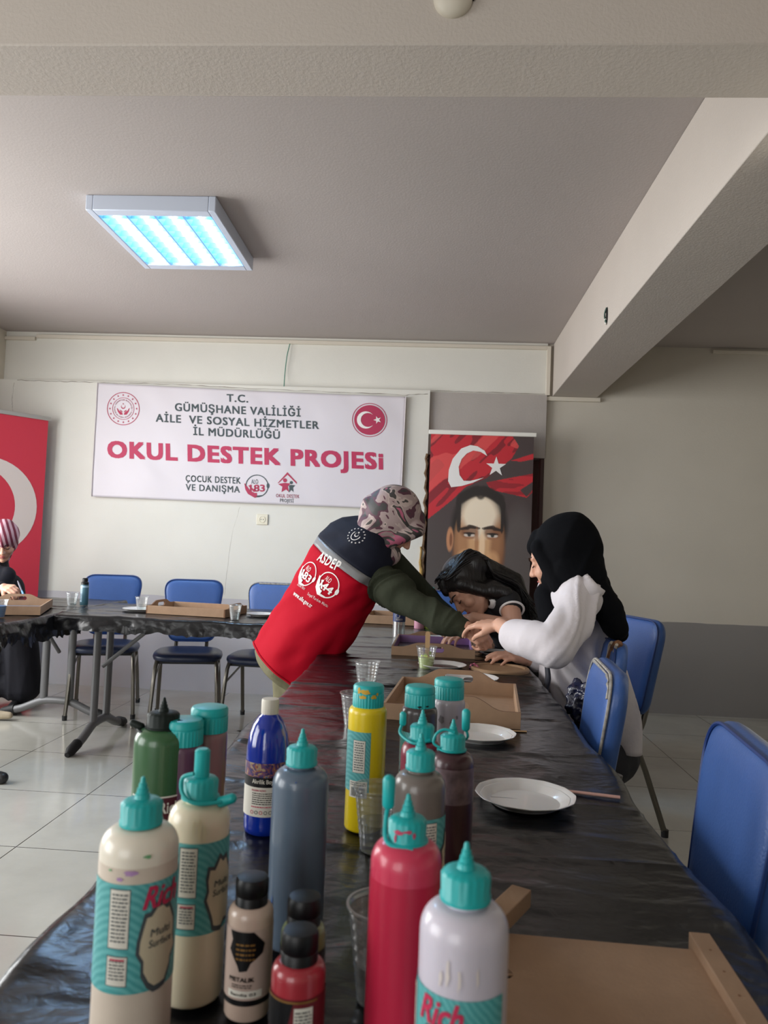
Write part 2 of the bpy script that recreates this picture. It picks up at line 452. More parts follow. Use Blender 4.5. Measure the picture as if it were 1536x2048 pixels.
# broken plaster edge on the left of the doorway and cracks
br = MB(); pts = []; rs = []
for i in range(46):
    z = 0.2 + i * (zp - .2) / 45
    pts.append((XA - .004 + .006 * math.sin(i * 2.1) + random.uniform(-.005, .005), 5.797, z)); rs.append(random.uniform(.006, .014))
br.tube(pts, rs, n=7)
struct(br.build('trim_2', mat('broken_plaster', rgb(112, 88, 66), 0.95, bump=.6, bscale=120, var=.4, vscale=40)), 'rough broken plaster edge beside the doorway')
fo = MB(); pts = []; rs = []
for i in range(20):
    z = 0.62 + i * .03
    pts.append((XA - .022 + random.uniform(-.006, .006), 5.79, z)); rs.append(random.uniform(.006, .017))
fo.tube(pts, rs, n=8, smooth=2)
struct(fo.build('trim_3', mat('ochre_foam', rgb(176, 142, 84), 0.9, bump=.6, bscale=90, var=.2, vscale=30)), 'ochre foam bead on the broken plaster edge')
cr_ = MB()
def crackline(pxs, Y, r=0.0014, jit=0.003, k=10):
    P = [aty(x, y, Y) for x, y in pxs]; out = []
    for a, b in zip(P[:-1], P[1:]):
        for i in range(k):
            out.append(a.lerp(b, i / k) + V(random.uniform(-jit, jit), 0, random.uniform(-jit, jit)))
    out.append(P[-1]); cr_.tube(out, [random.uniform(.3, 1.3) * r for _ in out], n=5)
crackline([(35, 760), (120, 763), (195, 765), (330, 768), (480, 776), (640, 783), (810, 790), (856, 788)], 5.80, .0022)
crackline([(480, 1013), (466, 1060), (458, 1110), (452, 1160), (449, 1190)], 5.80, .0008, .002)
crackline([(857, 781), (960, 784), (1090, 788)], 5.834, .0015, .002)
crackline([(28, 765), (24, 800), (26, 830)], 5.80, .001)
struct(cr_.build('trim_4', M_CRACK), 'hairline cracks in the plaster of the back wall')
# left wall with two windows, front wall with one
def wall_with_windows(name, axis, pos, wins, a0, a1, t, m):
    w = MB(); cur = a0
    segs = []
    for s, e in sorted(wins):
        segs.append((cur, s, 0, ZC)); segs.append((s, e, 0, WZ0)); segs.append((s, e, WZ1, ZC)); cur = e
    segs.append((cur, a1, 0, ZC))
    for s, e, z0, z1 in segs:
        if axis == 'x': w.box(*span(pos - t, pos, s, e, z0, z1))
        else: w.box(*span(s, e, pos - t, pos, z0, z1))
    return struct(w.build(name, m, flat=True))
wall_with_windows('wall_left', 'x', XL, WIN_L, YF, YB, 0.2, M_SIDE)
wall_with_windows('wall_front', 'y', YF, WIN_F, XL, XR, 0.2, M_SIDE)
struct(MB().box(*span(XR, XR + .2, YF, YB, 0, ZC)).build('wall_right', M_SIDE, flat=True))
M_FRAME = mat('window_frame', rgb(225, 225, 222), 0.4)
M_PANE = clear_mat('window_pane', (0.97, 0.98, 0.98, 1), 0.04, 0.02)
def window(n, axis, pos, s, e):
    f = MB(); q = MB()
    def bx(mb, a, b, z0, z1, t=.05):
        if axis == 'x': mb.box(*span(pos - .12, pos - .12 + t, a, b, z0, z1))
        else: mb.box(*span(a, b, pos - .12, pos - .12 + t, z0, z1))
    for a, b, z0, z1 in ((s, s + .06, WZ0, WZ1), (e - .06, e, WZ0, WZ1), (s, e, WZ0, WZ0 + .06), (s, e, WZ1 - .06, WZ1), ((s + e) / 2 - .03, (s + e) / 2 + .03, WZ0, WZ1)):
        bx(f, a, b, z0, z1)
    o = struct(f.build('window_%d' % n, M_FRAME)); bx(q, s + .06, e - .06, WZ0 + .06, WZ1 - .06, .006)
    q.build('window_pane', M_PANE, o)
for i, (s, e) in enumerate(WIN_L): window(i + 1, 'x', XL, s, e)
for i, (s, e) in enumerate(WIN_F): window(i + 3, 'y', YF, s, e)

# beams and column
struct(MB().box(*span(XL, XR, 1.763, 1.977, 2.395, ZC)).build('trim_5', M_BEAM, bevel=.004), 'concrete beam crossing the ceiling above the table')
struct(MB().box(*span(.914, 1.257, YF, 5.88, 2.396, ZC)).build('trim_6', M_BEAM, bevel=.004), 'deep concrete beam running to the back wall on the right')
# column under the beam crossing, slightly wavy corner
cm = MB(); rings = []
for i in range(60):
    z = i * 2.395 / 59; o1 = .006 * float(vn(z * 3, 1.5)) + .002 * float(vn(z * 14, 4.5))
    rings.append([(1.002 + o1, 2.25, z), (1.0 + o1, 1.80, z), (1.33, 1.80, z), (1.33, 2.25 + o1, z)])
cm.loft(rings)
struct(cm.build('wall_column', M_SIDE, flat=True), 'cream painted column with a grey base beside the blue chairs')

# cable trunking ----------------------------------------------------------------
tr = thing('cable_trunking', 'long white cable trunking below the ceiling along the back wall', 'cable trunking', (0, 0, 0))
xs = aty(76, 668, 5.86).x; xe = aty(1094, 690, 5.86).x
MB().box(*span(xs, xe, 5.835, 5.86, 2.757, 2.785)).build('duct', M_TRUNK, tr, bevel=.002)
MB().box(*span(XL, xs - .01, 5.835, 5.86, 2.737, 2.765)).build('duct', M_TRUNK, tr, bevel=.002)
xv = aty(1100, 740, 5.87).x
MB().box(*span(xe, xe + .03, 5.835, 5.88, 2.40, 2.785)).build('duct', M_TRUNK, tr, bevel=.002)
MB().box(*span(xe, aty(1200, 802, 5.87).x, 5.85, 5.88, 2.362, 2.394)).build('duct', M_TRUNK, tr, bevel=.002)
t2 = MB().box(*span(aty(1425, 700, 5.87).x, XR, 5.855, 5.88, 2.765, 2.79)).build('cable_trunking', M_TRUNK, bevel=.002)
tag(t2, 'short cable trunking at the ceiling in the dark corner right of the beam', 'cable trunking')
wire = MB().tube([aty(580, 687, 5.84), aty(574, 712, 5.83), aty(570, 745, 5.835), aty(568, 773, 5.80)], .0035, n=8, smooth=6)
tag(wire.build('cable', mat('teal_wire', rgb(60, 130, 112), .5)), 'thin green wire hanging from the ceiling trunking above the banner', 'wire')
# wall socket
so = thing('wall_socket', 'cream wall socket below the white banner', 'socket', tuple(aty(525, 1039, 5.80)))
MB().box((0, -.006, 0), (.088, .012, .082)).build('plate', mat('socket_cream', rgb(226, 220, 200), .4), so, bevel=.003)
q = MB(); MR = Matrix.Rotation(math.pi / 2, 4, 'X')
q.lathe([(.006, 0), (.024, 0), (.026, .003), (.022, .004), (.021, .0005), (.002, .0005)], (0, 0, .012), 28, M=MR)
q.build('socket_insert', mat('socket_cream', None), so)
q = MB(); q.lathe([(.0035, 0), (.0035, .002)], (-.009, 0, .0125), 10, M=MR); q.lathe([(.0035, 0), (.0035, .002)], (.009, 0, .0125), 10, M=MR)
q.build('socket_holes', M_DARK, so)
# cable hole in the beam
p = atx(1214, 632, .914)
h = thing('wall_box', 'small open cable hole with wires in the side of the right beam', 'cable hole', tuple(p))
MB().sphere((0, 0, 0), (.004, .026, .05), 14).build('hole', M_DARK, h)
q = MB(); q.tube([(-.004, -.004, .045), (-.012, .004, .01), (-.006, -.008, -.04)], .004, smooth=4); q.tube([(-.004, .008, .03), (-.014, .0, .0), (-.008, .004, -.03)], .003, smooth=4)
q.build('wires', mat('wire_green', rgb(66, 92, 84), .5), h)
q = MB(); q.sphere((-.008, 0, -.02), .007, 10); q.sphere((-.008, -.004, -.042), .006, 10); q.build('terminals', M_WHITEPL, h)
# dome on the near face of the cross beam
c = aty(906, 0, 1.763)
dm = thing('dome_detector', 'small white round dome fixed on the beam at the top edge', 'detector', tuple(c))
MB().lathe([(.047, 0), (.047, .008), (.04, .018), (.025, .026), (.008, .029)], n=36, M=MR).build('dome', mat('dome_cream', rgb(208, 200, 184), .5), dm)
MB().tube([(.046, -.006, -.004), (.049, -.008, .008), (.046, -.006, .02)], .0055, smooth=3).build('clip', M_DARK, dm)

# ceiling light ----------------------------------------------------------------
lx0, lx1, ly0, ly1, lz = -1.705, -1.07, 3.44, 4.205, 2.735
li = thing('ceiling_light', 'square white louvred ceiling light glowing blue', 'ceiling light', ((lx0 + lx1) / 2, (ly0 + ly1) / 2, lz))
LW, LD = (lx1 - lx0), (ly1 - ly0); fr = .035; H = ZC - lz
f = MB()
for sgn in (-1, 1):
    f.box((sgn * (LW / 2 - fr / 2), 0, H / 2), (fr, LD, H)); 
    f.box((0, sgn * (LD / 2 - fr * .9), H / 2), (LW - 2 * fr, fr * 1.8, H))
f.box((0, 0, H - .004), (LW - 2 * fr, LD - 2 * fr, .008))
f.build('housing', mat('lamp_housing', rgb(205, 215, 232), .35), li, bevel=.006)
M_TUBE = mat('tube_glow', rgb(220, 240, 255), .5, emit=((0.50, 0.76, 1.0, 1), 26.0))
M_REFL = mat('louvre_metal', rgb(150, 200, 245), .3, metal=.5)
iw = LW - 2 * fr; idp = LD - 3.6 * fr
for k in range(4):
    x = -iw / 2 + iw * (k + .5) / 4
    MB().tube([(x, -idp / 2 + .01, .03), (x, idp / 2 - .01, .03)], .017, n=14).build('tube', M_TUBE, li)
for k in range(5):
    x = -iw / 2 + iw * k / 4; s = MB()
    s.loft([[(x - .004, y, .001), (x + .004, y, .001), (x + .026, y, .06), (x - .026, y, .06)] for y in (-idp / 2, idp / 2)])
    s.build('louvre_divider', M_REFL, li)
s = MB()
for k in range(9):
    y = -idp / 2 + idp * (k + .5) / 9; s.box((0, y, .018), (iw, .0025, .03))
s.build('louvre_blades', M_REFL, li)
pl = bpy.data.lights.new('ceiling_light_glow', 'AREA'); pl.shape = 'RECTANGLE'; pl.size = iw; pl.size_y = idp; pl.energy = 9; pl.color = (.55, .78, 1)
po = bpy.data.objects.new('ceiling_light_glow', pl); COL.objects.link(po); po.location = (li.location.x, li.location.y, lz - .004)

# ------------------------------------------------------------------ printed shapes laid on a surface
def lay(mb, vf, fn, mi=0, sub=0.0):
    """2D shape -> surface fn(x, y) -> 3D point; long edges are split so the print follows the surface"""
    vs, fs = vf
    if sub:
        bm = bmesh.new(); bv = [bm.verts.new((x, y, 0)) for x, y in vs]
        for f in fs:
            try: bm.faces.new([bv[i] for i in f])
            except ValueError: pass
        bmesh.ops.triangulate(bm, faces=bm.faces[:])
        for _ in range(3):
            es = [e for e in bm.edges if e.calc_length() > sub]
            if not es: break
            bmesh.ops.subdivide_edges(bm, edges=es, cuts=1)
            bmesh.ops.triangulate(bm, faces=bm.faces[:])
        bm.verts.index_update(); vs = [(v.co.x, v.co.y) for v in bm.verts]; fs = [tuple(v.index for v in f.verts) for f in bm.faces]; bm.free()
    mb.add([fn(x, y) for x, y in vs], fs, mi)

M_RED = mat('print_red', rgb(186, 48, 88), .6)
M_INK = mat('print_ink', rgb(66, 78, 82), .6)
M_WHT = mat('print_white', rgb(236, 232, 230), .6)
M_DKR = mat('print_crimson', rgb(176, 46, 82), .6)

# ------------------------------------------------------------------ the white banner
bTL, bTR, bBL, bBR = aty(196, 766, 5.775), aty(812, 794, 5.775), aty(184, 993, 5.775), aty(801, 1019, 5.775)
BW = ((bTR - bTL).length + (bBR - bBL).length) / 2; BH = ((bTL - bBL).length + (bTR - bBR).length) / 2
bn = thing('banner', 'wide white fabric banner with red and grey lettering on the back wall', 'banner', tuple(bTL))
def bsurf(u, v, off=0.0):
    """u, v in metres from the top-left corner -> local point on the rippled cloth"""
    s = u / BW; t = v / BH
    top = bTL.lerp(bTR, s); bot = bBL.lerp(bBR, s); p = top.lerp(bot, t) - bTL
    y = -.004 + .006 * float(vn(u * 2.3 + v * 1.5, v * 1.1 + 3)) + .0035 * float(vn(u * 7 - v * 6, v * 3 + u * 2 + 8))
    y -= .01 * math.exp(-((u + v * .9 - .05) / .12) ** 2) * (v < .5) * (1 - v * 2)
    sag = -.006 * math.sin(math.pi * s) * (1 - t)
    return (p.x, p.y + y - off, p.z + sag)
nu, nv = 130, 50; g = MB()
vs = [bsurf(BW * i / nu, BH * j / nv) for j in range(nv + 1) for i in range(nu + 1)]
g.add(vs, [(j * (nu + 1) + i, j * (nu + 1) + i + 1, (j + 1) * (nu + 1) + i + 1, (j + 1) * (nu + 1) + i) for j in range(nv) for i in range(nu)])
cl = g.build('cloth', mat('banner_cloth', rgb(218, 212, 218), .45, .4), bn)
so_ = cl.modifiers.new('t', 'SOLIDIFY'); so_.thickness = .0015
for hu in (0.0, BW):
    MB().tube([bsurf(hu, BH * t / 14, .003) for t in range(15)], .007, n=8, flat=(1, .5)).build('side_hem', mat('banner_hem', rgb(224, 218, 218), .5), bn)
# coordinates of the print, measured in a 1348 x 500 layout
def bp_(x, y):
    s = (x - (85 - (y - 55) * 0.06)) / 1349.0; t = (y - (55 + s * 57)) / 498.0
    return s * BW, t * BH
def bfn(x, y):
    u, v = bp_(x, -y); return bsurf(u, v, .0022)
def row(body, x0, x1, yc, h, bold, sp=1.13):
    vs, fs = text2d(body, bold, 0, sp)
    hs = [v[1] for v in vs]
    base = fit((vs, fs), x0, x1, 0, 1)[0]
    # keep capital height h: scale so that y=0..0.73 is the capital height
    k = h / 0.70
    out = []
    for (a, _), (_, y0) in zip(base, vs):
        xx = a; out.append((xx, -(yc + (xx - (x0 + x1) / 2) * .0423) - h / 2 + y0 * k))
    return out, fs
for body, x0, x1, yc, h, bo in (('T.C.', 656, 750, 118, 33, .03), ('GÜMÜŞHANE VALİLİĞİ', 428, 977, 170, 34, .03), ('AİLE  VE SOSYAL HİZMETLER', 343, 1056, 222, 34, .03),
                                ('İL MÜDÜRLÜĞÜ', 508, 886, 273, 34, .03), ('ÇOCUK DESTEK', 472, 714, 478, 28, .024), ('VE DANIŞMA', 472, 710, 517, 28, .024)):
    tx = MB(); lay(tx, row(body, x0, x1, yc, h, bo), bfn, 0, 30); tx.build('grey_lettering', M_INK, bn, flat=True)['label'] = 'row of grey capital letters'
tx = MB(); lay(tx, row('OKUL DESTEK PROJESi', 127, 1330, 371, 70, .055), bfn, 0, 30)
tx.build('red_lettering', M_RED, bn, flat=True)['label'] = 'large red lettering across the middle'
# round emblem left
def Y(v): return -v
em = MB()
cx, cy = 199, Y(168)
lay(em, ring2d(cx, cy, 70, 73), bfn, 0); lay(em, ring2d(cx, cy, 47, 49), bfn, 0)
for i in range(16):
    a = 2 * math.pi * i / 16; lay(em, poly2d(star(cx + 60 * math.cos(a), cy + 60 * math.sin(a), 5.5, a)), bfn, 0)
vs, fs = fit(text2d('AİLE VE SOSYAL HİZMETLER BAKANLIĞI * TÜRKİYE *', .01), 0, 1, 0, 1)
lay(em, ([(cx + (36 + 7 * y) * math.cos(-2 * math.pi * x + math.pi * 1.5), cy + (36 + 7 * y) * math.sin(-2 * math.pi * x + math.pi * 1.5)) for x, y in vs], fs), bfn, 0)
lay(em, poly2d(crescent(cx, cy + 9, 10, math.pi / 2)), bfn, 0); lay(em, poly2d(star(cx, cy + 21, 4.5, math.pi / 2)), bfn, 0)
for s in (-1, 1):
    lay(em, poly2d([(cx + s * x, cy + y) for x, y in ((3, -27), (14, -27), (24, -14), (29, 2), (25, 1), (20, -8), (10, -14), (4, -20))]), bfn, 0)
    lay(em, poly2d([(cx + s * x, cy + y) for x, y in ((3, -17), (12, -11), (16, -5), (10, -7), (4, -12))]), bfn, 0)
em.build('emblem', M_DKR, bn, flat=True)['label'] = 'round crimson emblem of hands, crescent and stars'
em = MB(); cx, cy = 1274, Y(215)
lay(em, ring2d(cx, cy, 72, 75), bfn, 0); lay(em, flat2d([circ(cx, cy, 66)]), lambda x, y: (lambda p: (p[0], p[1] - .0006, p[2]))(bfn(x, y)), 0, 20)
lay(em, poly2d(crescent(cx - 16, cy, 38, 0)), lambda x, y: (lambda p: (p[0], p[1] - .003, p[2]))(bfn(x, y)), 1, 12)
lay(em, poly2d(star(cx + 34, cy, 18, math.pi)), lambda x, y: (lambda p: (p[0], p[1] - .003, p[2]))(bfn(x, y)), 1, 12)
em.build('flag_roundel', [M_DKR, M_WHT], bn, flat=True)['label'] = 'red roundel with white crescent and star'
def helpline(mb, cx, cy, r, num, fn, mi_ring, mi_num, mi_alo, mi_hand, k=1.0, shrink=1.0):
    """headset ring with ALO and a number, held by a hand; r = ring radius in layout units"""
    lay(mb, ring2d(cx, cy, r * .92, r, 40, -1.2, 3.4), fn, mi_ring, r * .4); lay(mb, ring2d(cx, cy, r * .92, r, 20, 4.5, 5.0), fn, mi_ring, r * .4)
    lay(mb, flat2d([circ(cx + r * .96, cy + r * .02, r * .13, 16, r * .24)]), fn, mi_ring)
    lay(mb, poly2d([(cx - r * .05, cy - r * 1.0), (cx + r * .4, cy - r * .93), (cx + r * .42, cy - r * .8), (cx - r * .05, cy - r * .85)]), fn, mi_ring)
    lay(mb, fit(text2d('ALO', .0), cx - r * .5, cx + r * .1, cy + r * .18, cy + r * .58), fn, mi_alo, r * .4)
    lay(mb, fit(text2d(num, .03), cx - r * .62, cx + r * .68, cy - r * .5, cy + r * .12), fn, mi_num, r * .4)
    lay(mb, poly2d([(cx + x * r, cy + y * r) for x, y in ((-.2, -1.05), (.0, -1.0), (-.02, -.6), (-.2, -.62), (-.55, -.45), (-.75, -.2), (-1.02, .22), (-1.1, .2), (-1.02, -.3), (-.8, -.7))]), fn, mi_hand, r * .4)
    lay(mb, poly2d([(cx + x * r, cy + y * r) for x, y in ((-.1, -.5), (-.3, -.52), (-.75, .02), (-.66, .06))]), fn, mi_hand)
em = MB(); helpline(em, 785, Y(507), 50, '183', bfn, 0, 1, 0, 1)
em.build('helpline_mark', [M_INK, M_DKR], bn, flat=True)['label'] = 'headset ring with a hand and the number 183'
em = MB(); hx, hy = 917, Y(490)
lay(em, poly2d([(hx - 42, hy - 4), (hx + 1, hy + 44), (hx + 40, hy - 0), (hx + 40, hy - 8), (hx + 1, hy + 33), (hx - 38, hy - 4)]), bfn, 0)
lay(em, flat2d([circ(hx - 10, hy + 8, 9, 16)]), bfn, 0); lay(em, flat2d([circ(hx + 17, hy - 2, 7, 16)]), bfn, 1)
lay(em, poly2d([(hx - 40, hy - 8), (hx - 10, hy - 3), (hx + 14, hy - 6), (hx + 2, hy - 18), (hx + 6, hy - 44), (hx - 6, hy - 32), (hx - 26, hy - 44), (hx - 22, hy - 20)]), bfn, 0)
lay(em, poly2d([(hx + 6, hy - 14), (hx + 16, hy - 12), (hx + 34, hy - 14), (hx + 24, hy - 24), (hx + 26, hy - 44), (hx + 16, hy - 34), (hx + 6, hy - 46), (hx + 8, hy - 26)]), bfn, 1)
lay(em, row('OKUL DESTEK', 867, 968, 551, 15, .01), bfn, 0); lay(em, row('PROJESİ', 884, 943, 571, 15, .01), bfn, 1)
em.build('project_mark', [M_DKR, M_INK], bn, flat=True)['label'] = 'small red house mark with two figures'

# ------------------------------------------------------------------ roll-up banners
M_ALU = mat('aluminium', rgb(196, 196, 192), .35, metal=.7)
def rollup_frame(parent, W, Ht, bar_m):
    MB().box((W / 2, 0, Ht + .008), (W + .035, .022, .032)).build('top_bar', bar_m, parent, bevel=.004)
    MB().box((W / 2, .03, .05), (W + .03, .14, .09)).build('base_box', M_ALU, parent, bevel=.01)
    MB().tube([(W / 2, .035, .09), (W / 2, .02, Ht)], .009, n=10).build('pole', M_ALU, parent)
    for s in (-.25, .25): MB().box((W / 2 + s, .03, .008), (.03, .34, .014)).build('foot', M_ALU, parent, bevel=.003)
# flag banner on the left
A = atz(97, 836, 2.082); B = atz(-40, 815, 2.082)
dv = (B - A); ang = math.atan2(A.y - B.y, A.x - B.x)
FW = .80; org = A - V(math.cos(ang), math.sin(ang), 0) * FW
fb = thing('flag_banner', 'red roll-up flag banner with a big white crescent behind the seated woman on the left', 'roll-up banner', (org.x, org.y, 0), ang)
M_FLAG = mat('flag_red', rgb(212, 56, 76), .55)
Hb = 2.067
lean = .02
def fsurf(x, z, off=0): return (x - (Hb - z) * .0, -off + .004 * math.sin(x * 9) , z)
g = MB(); g.box((FW / 2, 0, Hb / 2 + .04), (FW, .002, Hb - .06)); 
g.build('print_sheet', M_FLAG, fb, flat=True)
g = MB()
cc = aty(-62, 985, (A.y + B.y) / 2)     # crescent centre
loc = Matrix.Rotation(-ang, 4, 'Z') @ (cc - V(org.x, org.y, 0))
v1 = flat2d([crescent(0, 0, .30, math.pi)])
ccx = FW / 2 - .02; ccz = 1.36
lay(g, (crescent_pts := flat2d([crescent(0, 0, .37, math.pi)])), lambda x, y: (ccx + x, -.0035, ccz + y), 0)
g.build('crescent', mat('flag_white', rgb(226, 214, 208), .55), fb, flat=True)
rollup_frame(fb, FW, Hb, M_ALU)

# portrait banner: printed sheet painted per vertex (a printed picture, its own shading)
PL, PR = aty(862, 872, 5.62), aty(1068, 866, 5.62)
PW = (PR - PL).length; PH = 2.10
pb = thing('portrait_banner', 'roll-up banner with a red flag and a generic man\'s portrait in front of the doorway', 'roll-up banner', (PL.x, PL.y, 0), 0.0)
pz = (PL.z + PR.z) / 2
def inpoly(X, Y_, poly):
    c = np.zeros(X.shape, bool); n = len(poly); j = n - 1
    for i in range(n):
        xi, yi = poly[i]; xj, yj = poly[j]
        t = ((yi > Y_) != (yj > Y_)) & (X < (xj - xi) * (Y_ - yi) / (yj - yi + 1e-9) + xi); c ^= t; j = i
    return c
nxp, nyp = 190, 330; sw = 635.0; Sm = PW / sw
yy, xx = np.meshgrid(np.linspace(0, 1120, nyp), np.linspace(0, sw, nxp), indexing='ij')
img = np.zeros(xx.shape + (3,))
def srgb(c): return np.array([lin(v) for v in c])
def put(mask, col, a=1.0):
    mask = np.clip(mask * a, 0, 1)[..., None]; img[:] = img * (1 - mask) + srgb(col) * mask
def soft(cx, cy, rx, ry, p=2.0, edge=1.0):
    d = np.sqrt(((xx - cx) / rx) ** 2 + ((yy - cy) / ry) ** 2); return np.clip((1 - d) / .35 * edge, 0, 1)
def pol(lp): return inpoly(xx, yy, lp).astype(float)
img[:] = srgb((74, 62, 62))
put(np.clip((yy - 450) / 500, 0, 1), (84, 78, 76)); put(soft(560, 800, 140, 420), (100, 92, 90), .7)
nzs = vn(xx * .012 + yy * .02, yy * .012 - xx * .02)
red = pol([(0, 0), (505, 0), (545, 60), (500, 140), (350, 265), (230, 320), (140, 410), (60, 480), (0, 530)])
put(red, (196, 40, 52)); put(red * (vn(xx * .03 + yy * .028, yy * .006 - xx * .006, 2) > .22), (112, 30, 40), .8)
put(red * (vn(xx * .02 + yy * .018, yy * .005, 7) > .4), (226, 86, 84), .7)
r2 = np.maximum(pol([(500, 150), (640, 100), (645, 135), (560, 155)]), pol([(350, 290), (640, 225), (645, 270), (560, 330), (600, 372), (645, 315), (640, 340), (600, 376), (380, 335)]))
put(r2, (196, 44, 54)); put(r2 * (vn(xx * .01, yy * .06, 5) > .1), (130, 32, 42), .7)
# generic face
put(soft(318, 560, 186, 250, edge=2.2), (40, 33, 31)); put(soft(318, 700, 172, 320, edge=2.2) * (yy > 480), (58, 44, 38), .8)
put(soft(318, 655, 158, 310, edge=1.5), (214, 166, 122)); put(soft(318, 500, 136, 160, edge=1.0), (246, 230, 206), .95)
put(soft(208, 700, 60, 200, edge=.8), (164, 112, 76), .7); put(soft(432, 700, 56, 220, edge=.8), (150, 100, 68), .8)
put(soft(235, 770, 60, 70, edge=.8), (238, 188, 138), .7); put(soft(405, 770, 50, 70, edge=.8), (230, 176, 128), .6)
put(soft(245, 880, 90, 110, edge=.8), (150, 96, 62), .8); put(soft(410, 880, 80, 120, edge=.8), (140, 88, 58), .8)
put(soft(140, 650, 24, 84, edge=1.4), (196, 138, 100)); put(soft(146, 652, 11, 50, edge=1), (112, 66, 48), .8)
for ex, s in ((258, 1), (400, -1)):
    put(soft(ex, 600, 66, 48, edge=1.0), (132, 86, 60), .85)
    for q in range(9): put(soft(ex - 52 + q * 13, 580 - 7 * math.sin(q / 8 * 3.1) * 1.2 + (4 if (q - 4) * s < 0 else -4), 17, 15 - abs(q - 4) * 1.6, edge=1.2), (48, 35, 30), .85)
    put(soft(ex, 620, 36, 13, edge=2), (214, 200, 188)); put(soft(ex, 618, 12, 12, edge=2), (58, 60, 58)); put(soft(ex, 608, 42, 7, edge=1.5), (46, 34, 30)); put(soft(ex, 636, 40, 10, edge=1), (170, 118, 86), .7)
put(soft(304, 660, 14, 110, edge=.8), (168, 114, 80), .7); put(soft(338, 690, 22, 120, edge=.8), (250, 216, 178), .85); put(soft(334, 765, 46, 28, edge=1), (214, 156, 112), .9)
put(soft(312, 782, 13, 8, edge=2), (86, 50, 38)); put(soft(358, 782, 13, 8, edge=2), (86, 50, 38)); put(soft(334, 800, 52, 10, edge=1), (140, 88, 62), .7)
put(soft(332, 840, 58, 11, edge=1.4), (132, 66, 52)); put(soft(332, 858, 44, 9, edge=1), (190, 118, 94), .7)
for q in range(15):
    u = q / 14; put(soft(200 + u * 240, 395 - 52 * math.sin(u * 3.14) + (22 if q == 7 else 0), 34, 40, edge=1.0), (42, 35, 33), .9)
for q in range(7): put(soft(186 + q * 1, 420 + q * 26, 20 - q, 34, edge=1.2), (44, 36, 34), .9); put(soft(462 - q * 1, 430 + q * 24, 16 - q, 34, edge=1.2), (44, 36, 34), .9)
g = MB()
g.v = [tuple(p) for p in np.stack([xx.ravel() * Sm, -.0 * xx.ravel(), pz - .008 - yy.ravel() * Sm], 1)]
g.f = [(j * nxp + i, j * nxp + i + 1, (j + 1) * nxp + i + 1, (j + 1) * nxp + i) for j in range(nyp - 1) for i in range(nxp - 1)]; g.m = [0] * len(g.f)
m = bpy.data.materials.new('portrait_print'); m.use_nodes = True
at_ = m.node_tree.nodes.new('ShaderNodeVertexColor'); at_.layer_name = 'print'
m.node_tree.links.new(at_.outputs[0], m.node_tree.nodes['Principled BSDF'].inputs['Base Color']); m.node_tree.nodes['Principled BSDF'].inputs['Roughness'].default_value = .45
ps = g.build('print_sheet', m, pb, flat=True, recalc=False)
ca = ps.data.color_attributes.new('print', 'FLOAT_COLOR', 'POINT')
ca.data.foreach_set('color', np.concatenate([img.reshape(-1, 3), np.ones((nxp * nyp, 1))], 1).astype(np.float32).ravel())
MB().box((PW / 2, .004, (pz - 1120 * Sm) / 2), (PW, .002, pz - 1120 * Sm - .06)).build('lower_sheet', mat('print_dark', rgb(70, 64, 64), .5), pb, flat=True)
g = MB()
def pfn(x, y): return (x * Sm, -.003, pz - .008 - y * Sm)
lay(g, poly2d([(352, 127), (335, 95), (290, 68), (245, 62), (190, 85), (140, 150), (118, 220), (116, 290), (136, 328), (200, 318), (270, 295), (335, 262), (250, 285), (212, 285), (185, 250), (178, 200), (195, 150), (225, 115), (265, 95), (310, 102)]), pfn, 0)
lay(g, poly2d(star(408, 192, 64, 2.2)), pfn, 0)
g.build('crescent_and_star', M_WHT, pb, flat=True)
rollup_frame(pb, PW, pz, M_WHITEPL)
# pole and base come behind; slight tilt of the top bar as in a banner set up by hand
for ch in pb.children:
    if ch.name.startswith('top_bar'): ch.rotation_euler = (0, 0, 0)

# ------------------------------------------------------------------ tables and plastic sheets
M_TLEG = mat('table_leg_grey', rgb(112, 112, 114), .45, metal=.2)
M_TTOP = mat('table_top_grey', rgb(150, 140, 128), .6)
M_FOOT = mat('black_rubber', rgb(30, 30, 32), .6)
def make_table(label, length, depth, loc, rz, group=None):
    t = thing('folding_table', label, 'table', loc, rz, group)
    MB().box((0, 0, .73), (length, depth, .028)).build('tabletop', M_TTOP, t, bevel=.005)
    for s in (-1, 1):
        x = s * (length / 2 - .09)
        l = MB()
        for y in (-.085, .085): l.tube([(x, y, .10), (x, y, .716)], .025, n=12, flat=(1, .8))
        l.tube([(x, -.30, .035), (x, -.22, .055), (x, -.12, .098), (x, -.06, .112), (x, .06, .112), (x, .12, .098), (x, .22, .055), (x, .30, .035)], .024, n=12, smooth=3)
        l.tube([(x, -.2, .70), (x, .2, .70)], .014)
        lo = l.build('leg', M_TLEG, t)
        for e in (-1, 1):
            MB().tube([(x, e * .27, .045), (x, e * .34, .026), (x, e * .385, .014)], [.029, .028, .013], n=12).build('rubber_foot', M_FOOT, lo)
        MB().tube([(x, 0, .42), (x - s * .34, 0, .71)], .012, n=10).build('brace', M_TLEG, t)
    return t
make_table('folding table under black plastic nearest the camera, bottles standing on it', 1.75, .74, (-.01, 1.075, 0), math.pi / 2)
make_table('folding table under black plastic where the women work', 1.85, .74, (-.01, 2.90, 0), math.pi / 2)
make_table('grey T-legged folding table carrying the tray before the middle wall chair', 1.42, .78, (-1.245, 4.30, 0), 0)
make_table('folding table under black plastic in front of the wall chair behind the women', 1.42, .78, (.20, 4.30, 0), 0)
make_table('T-legged folding table on the far left where the woman in black paints', 1.45, .72, (-2.345, 4.1, 0), math.pi / 2)

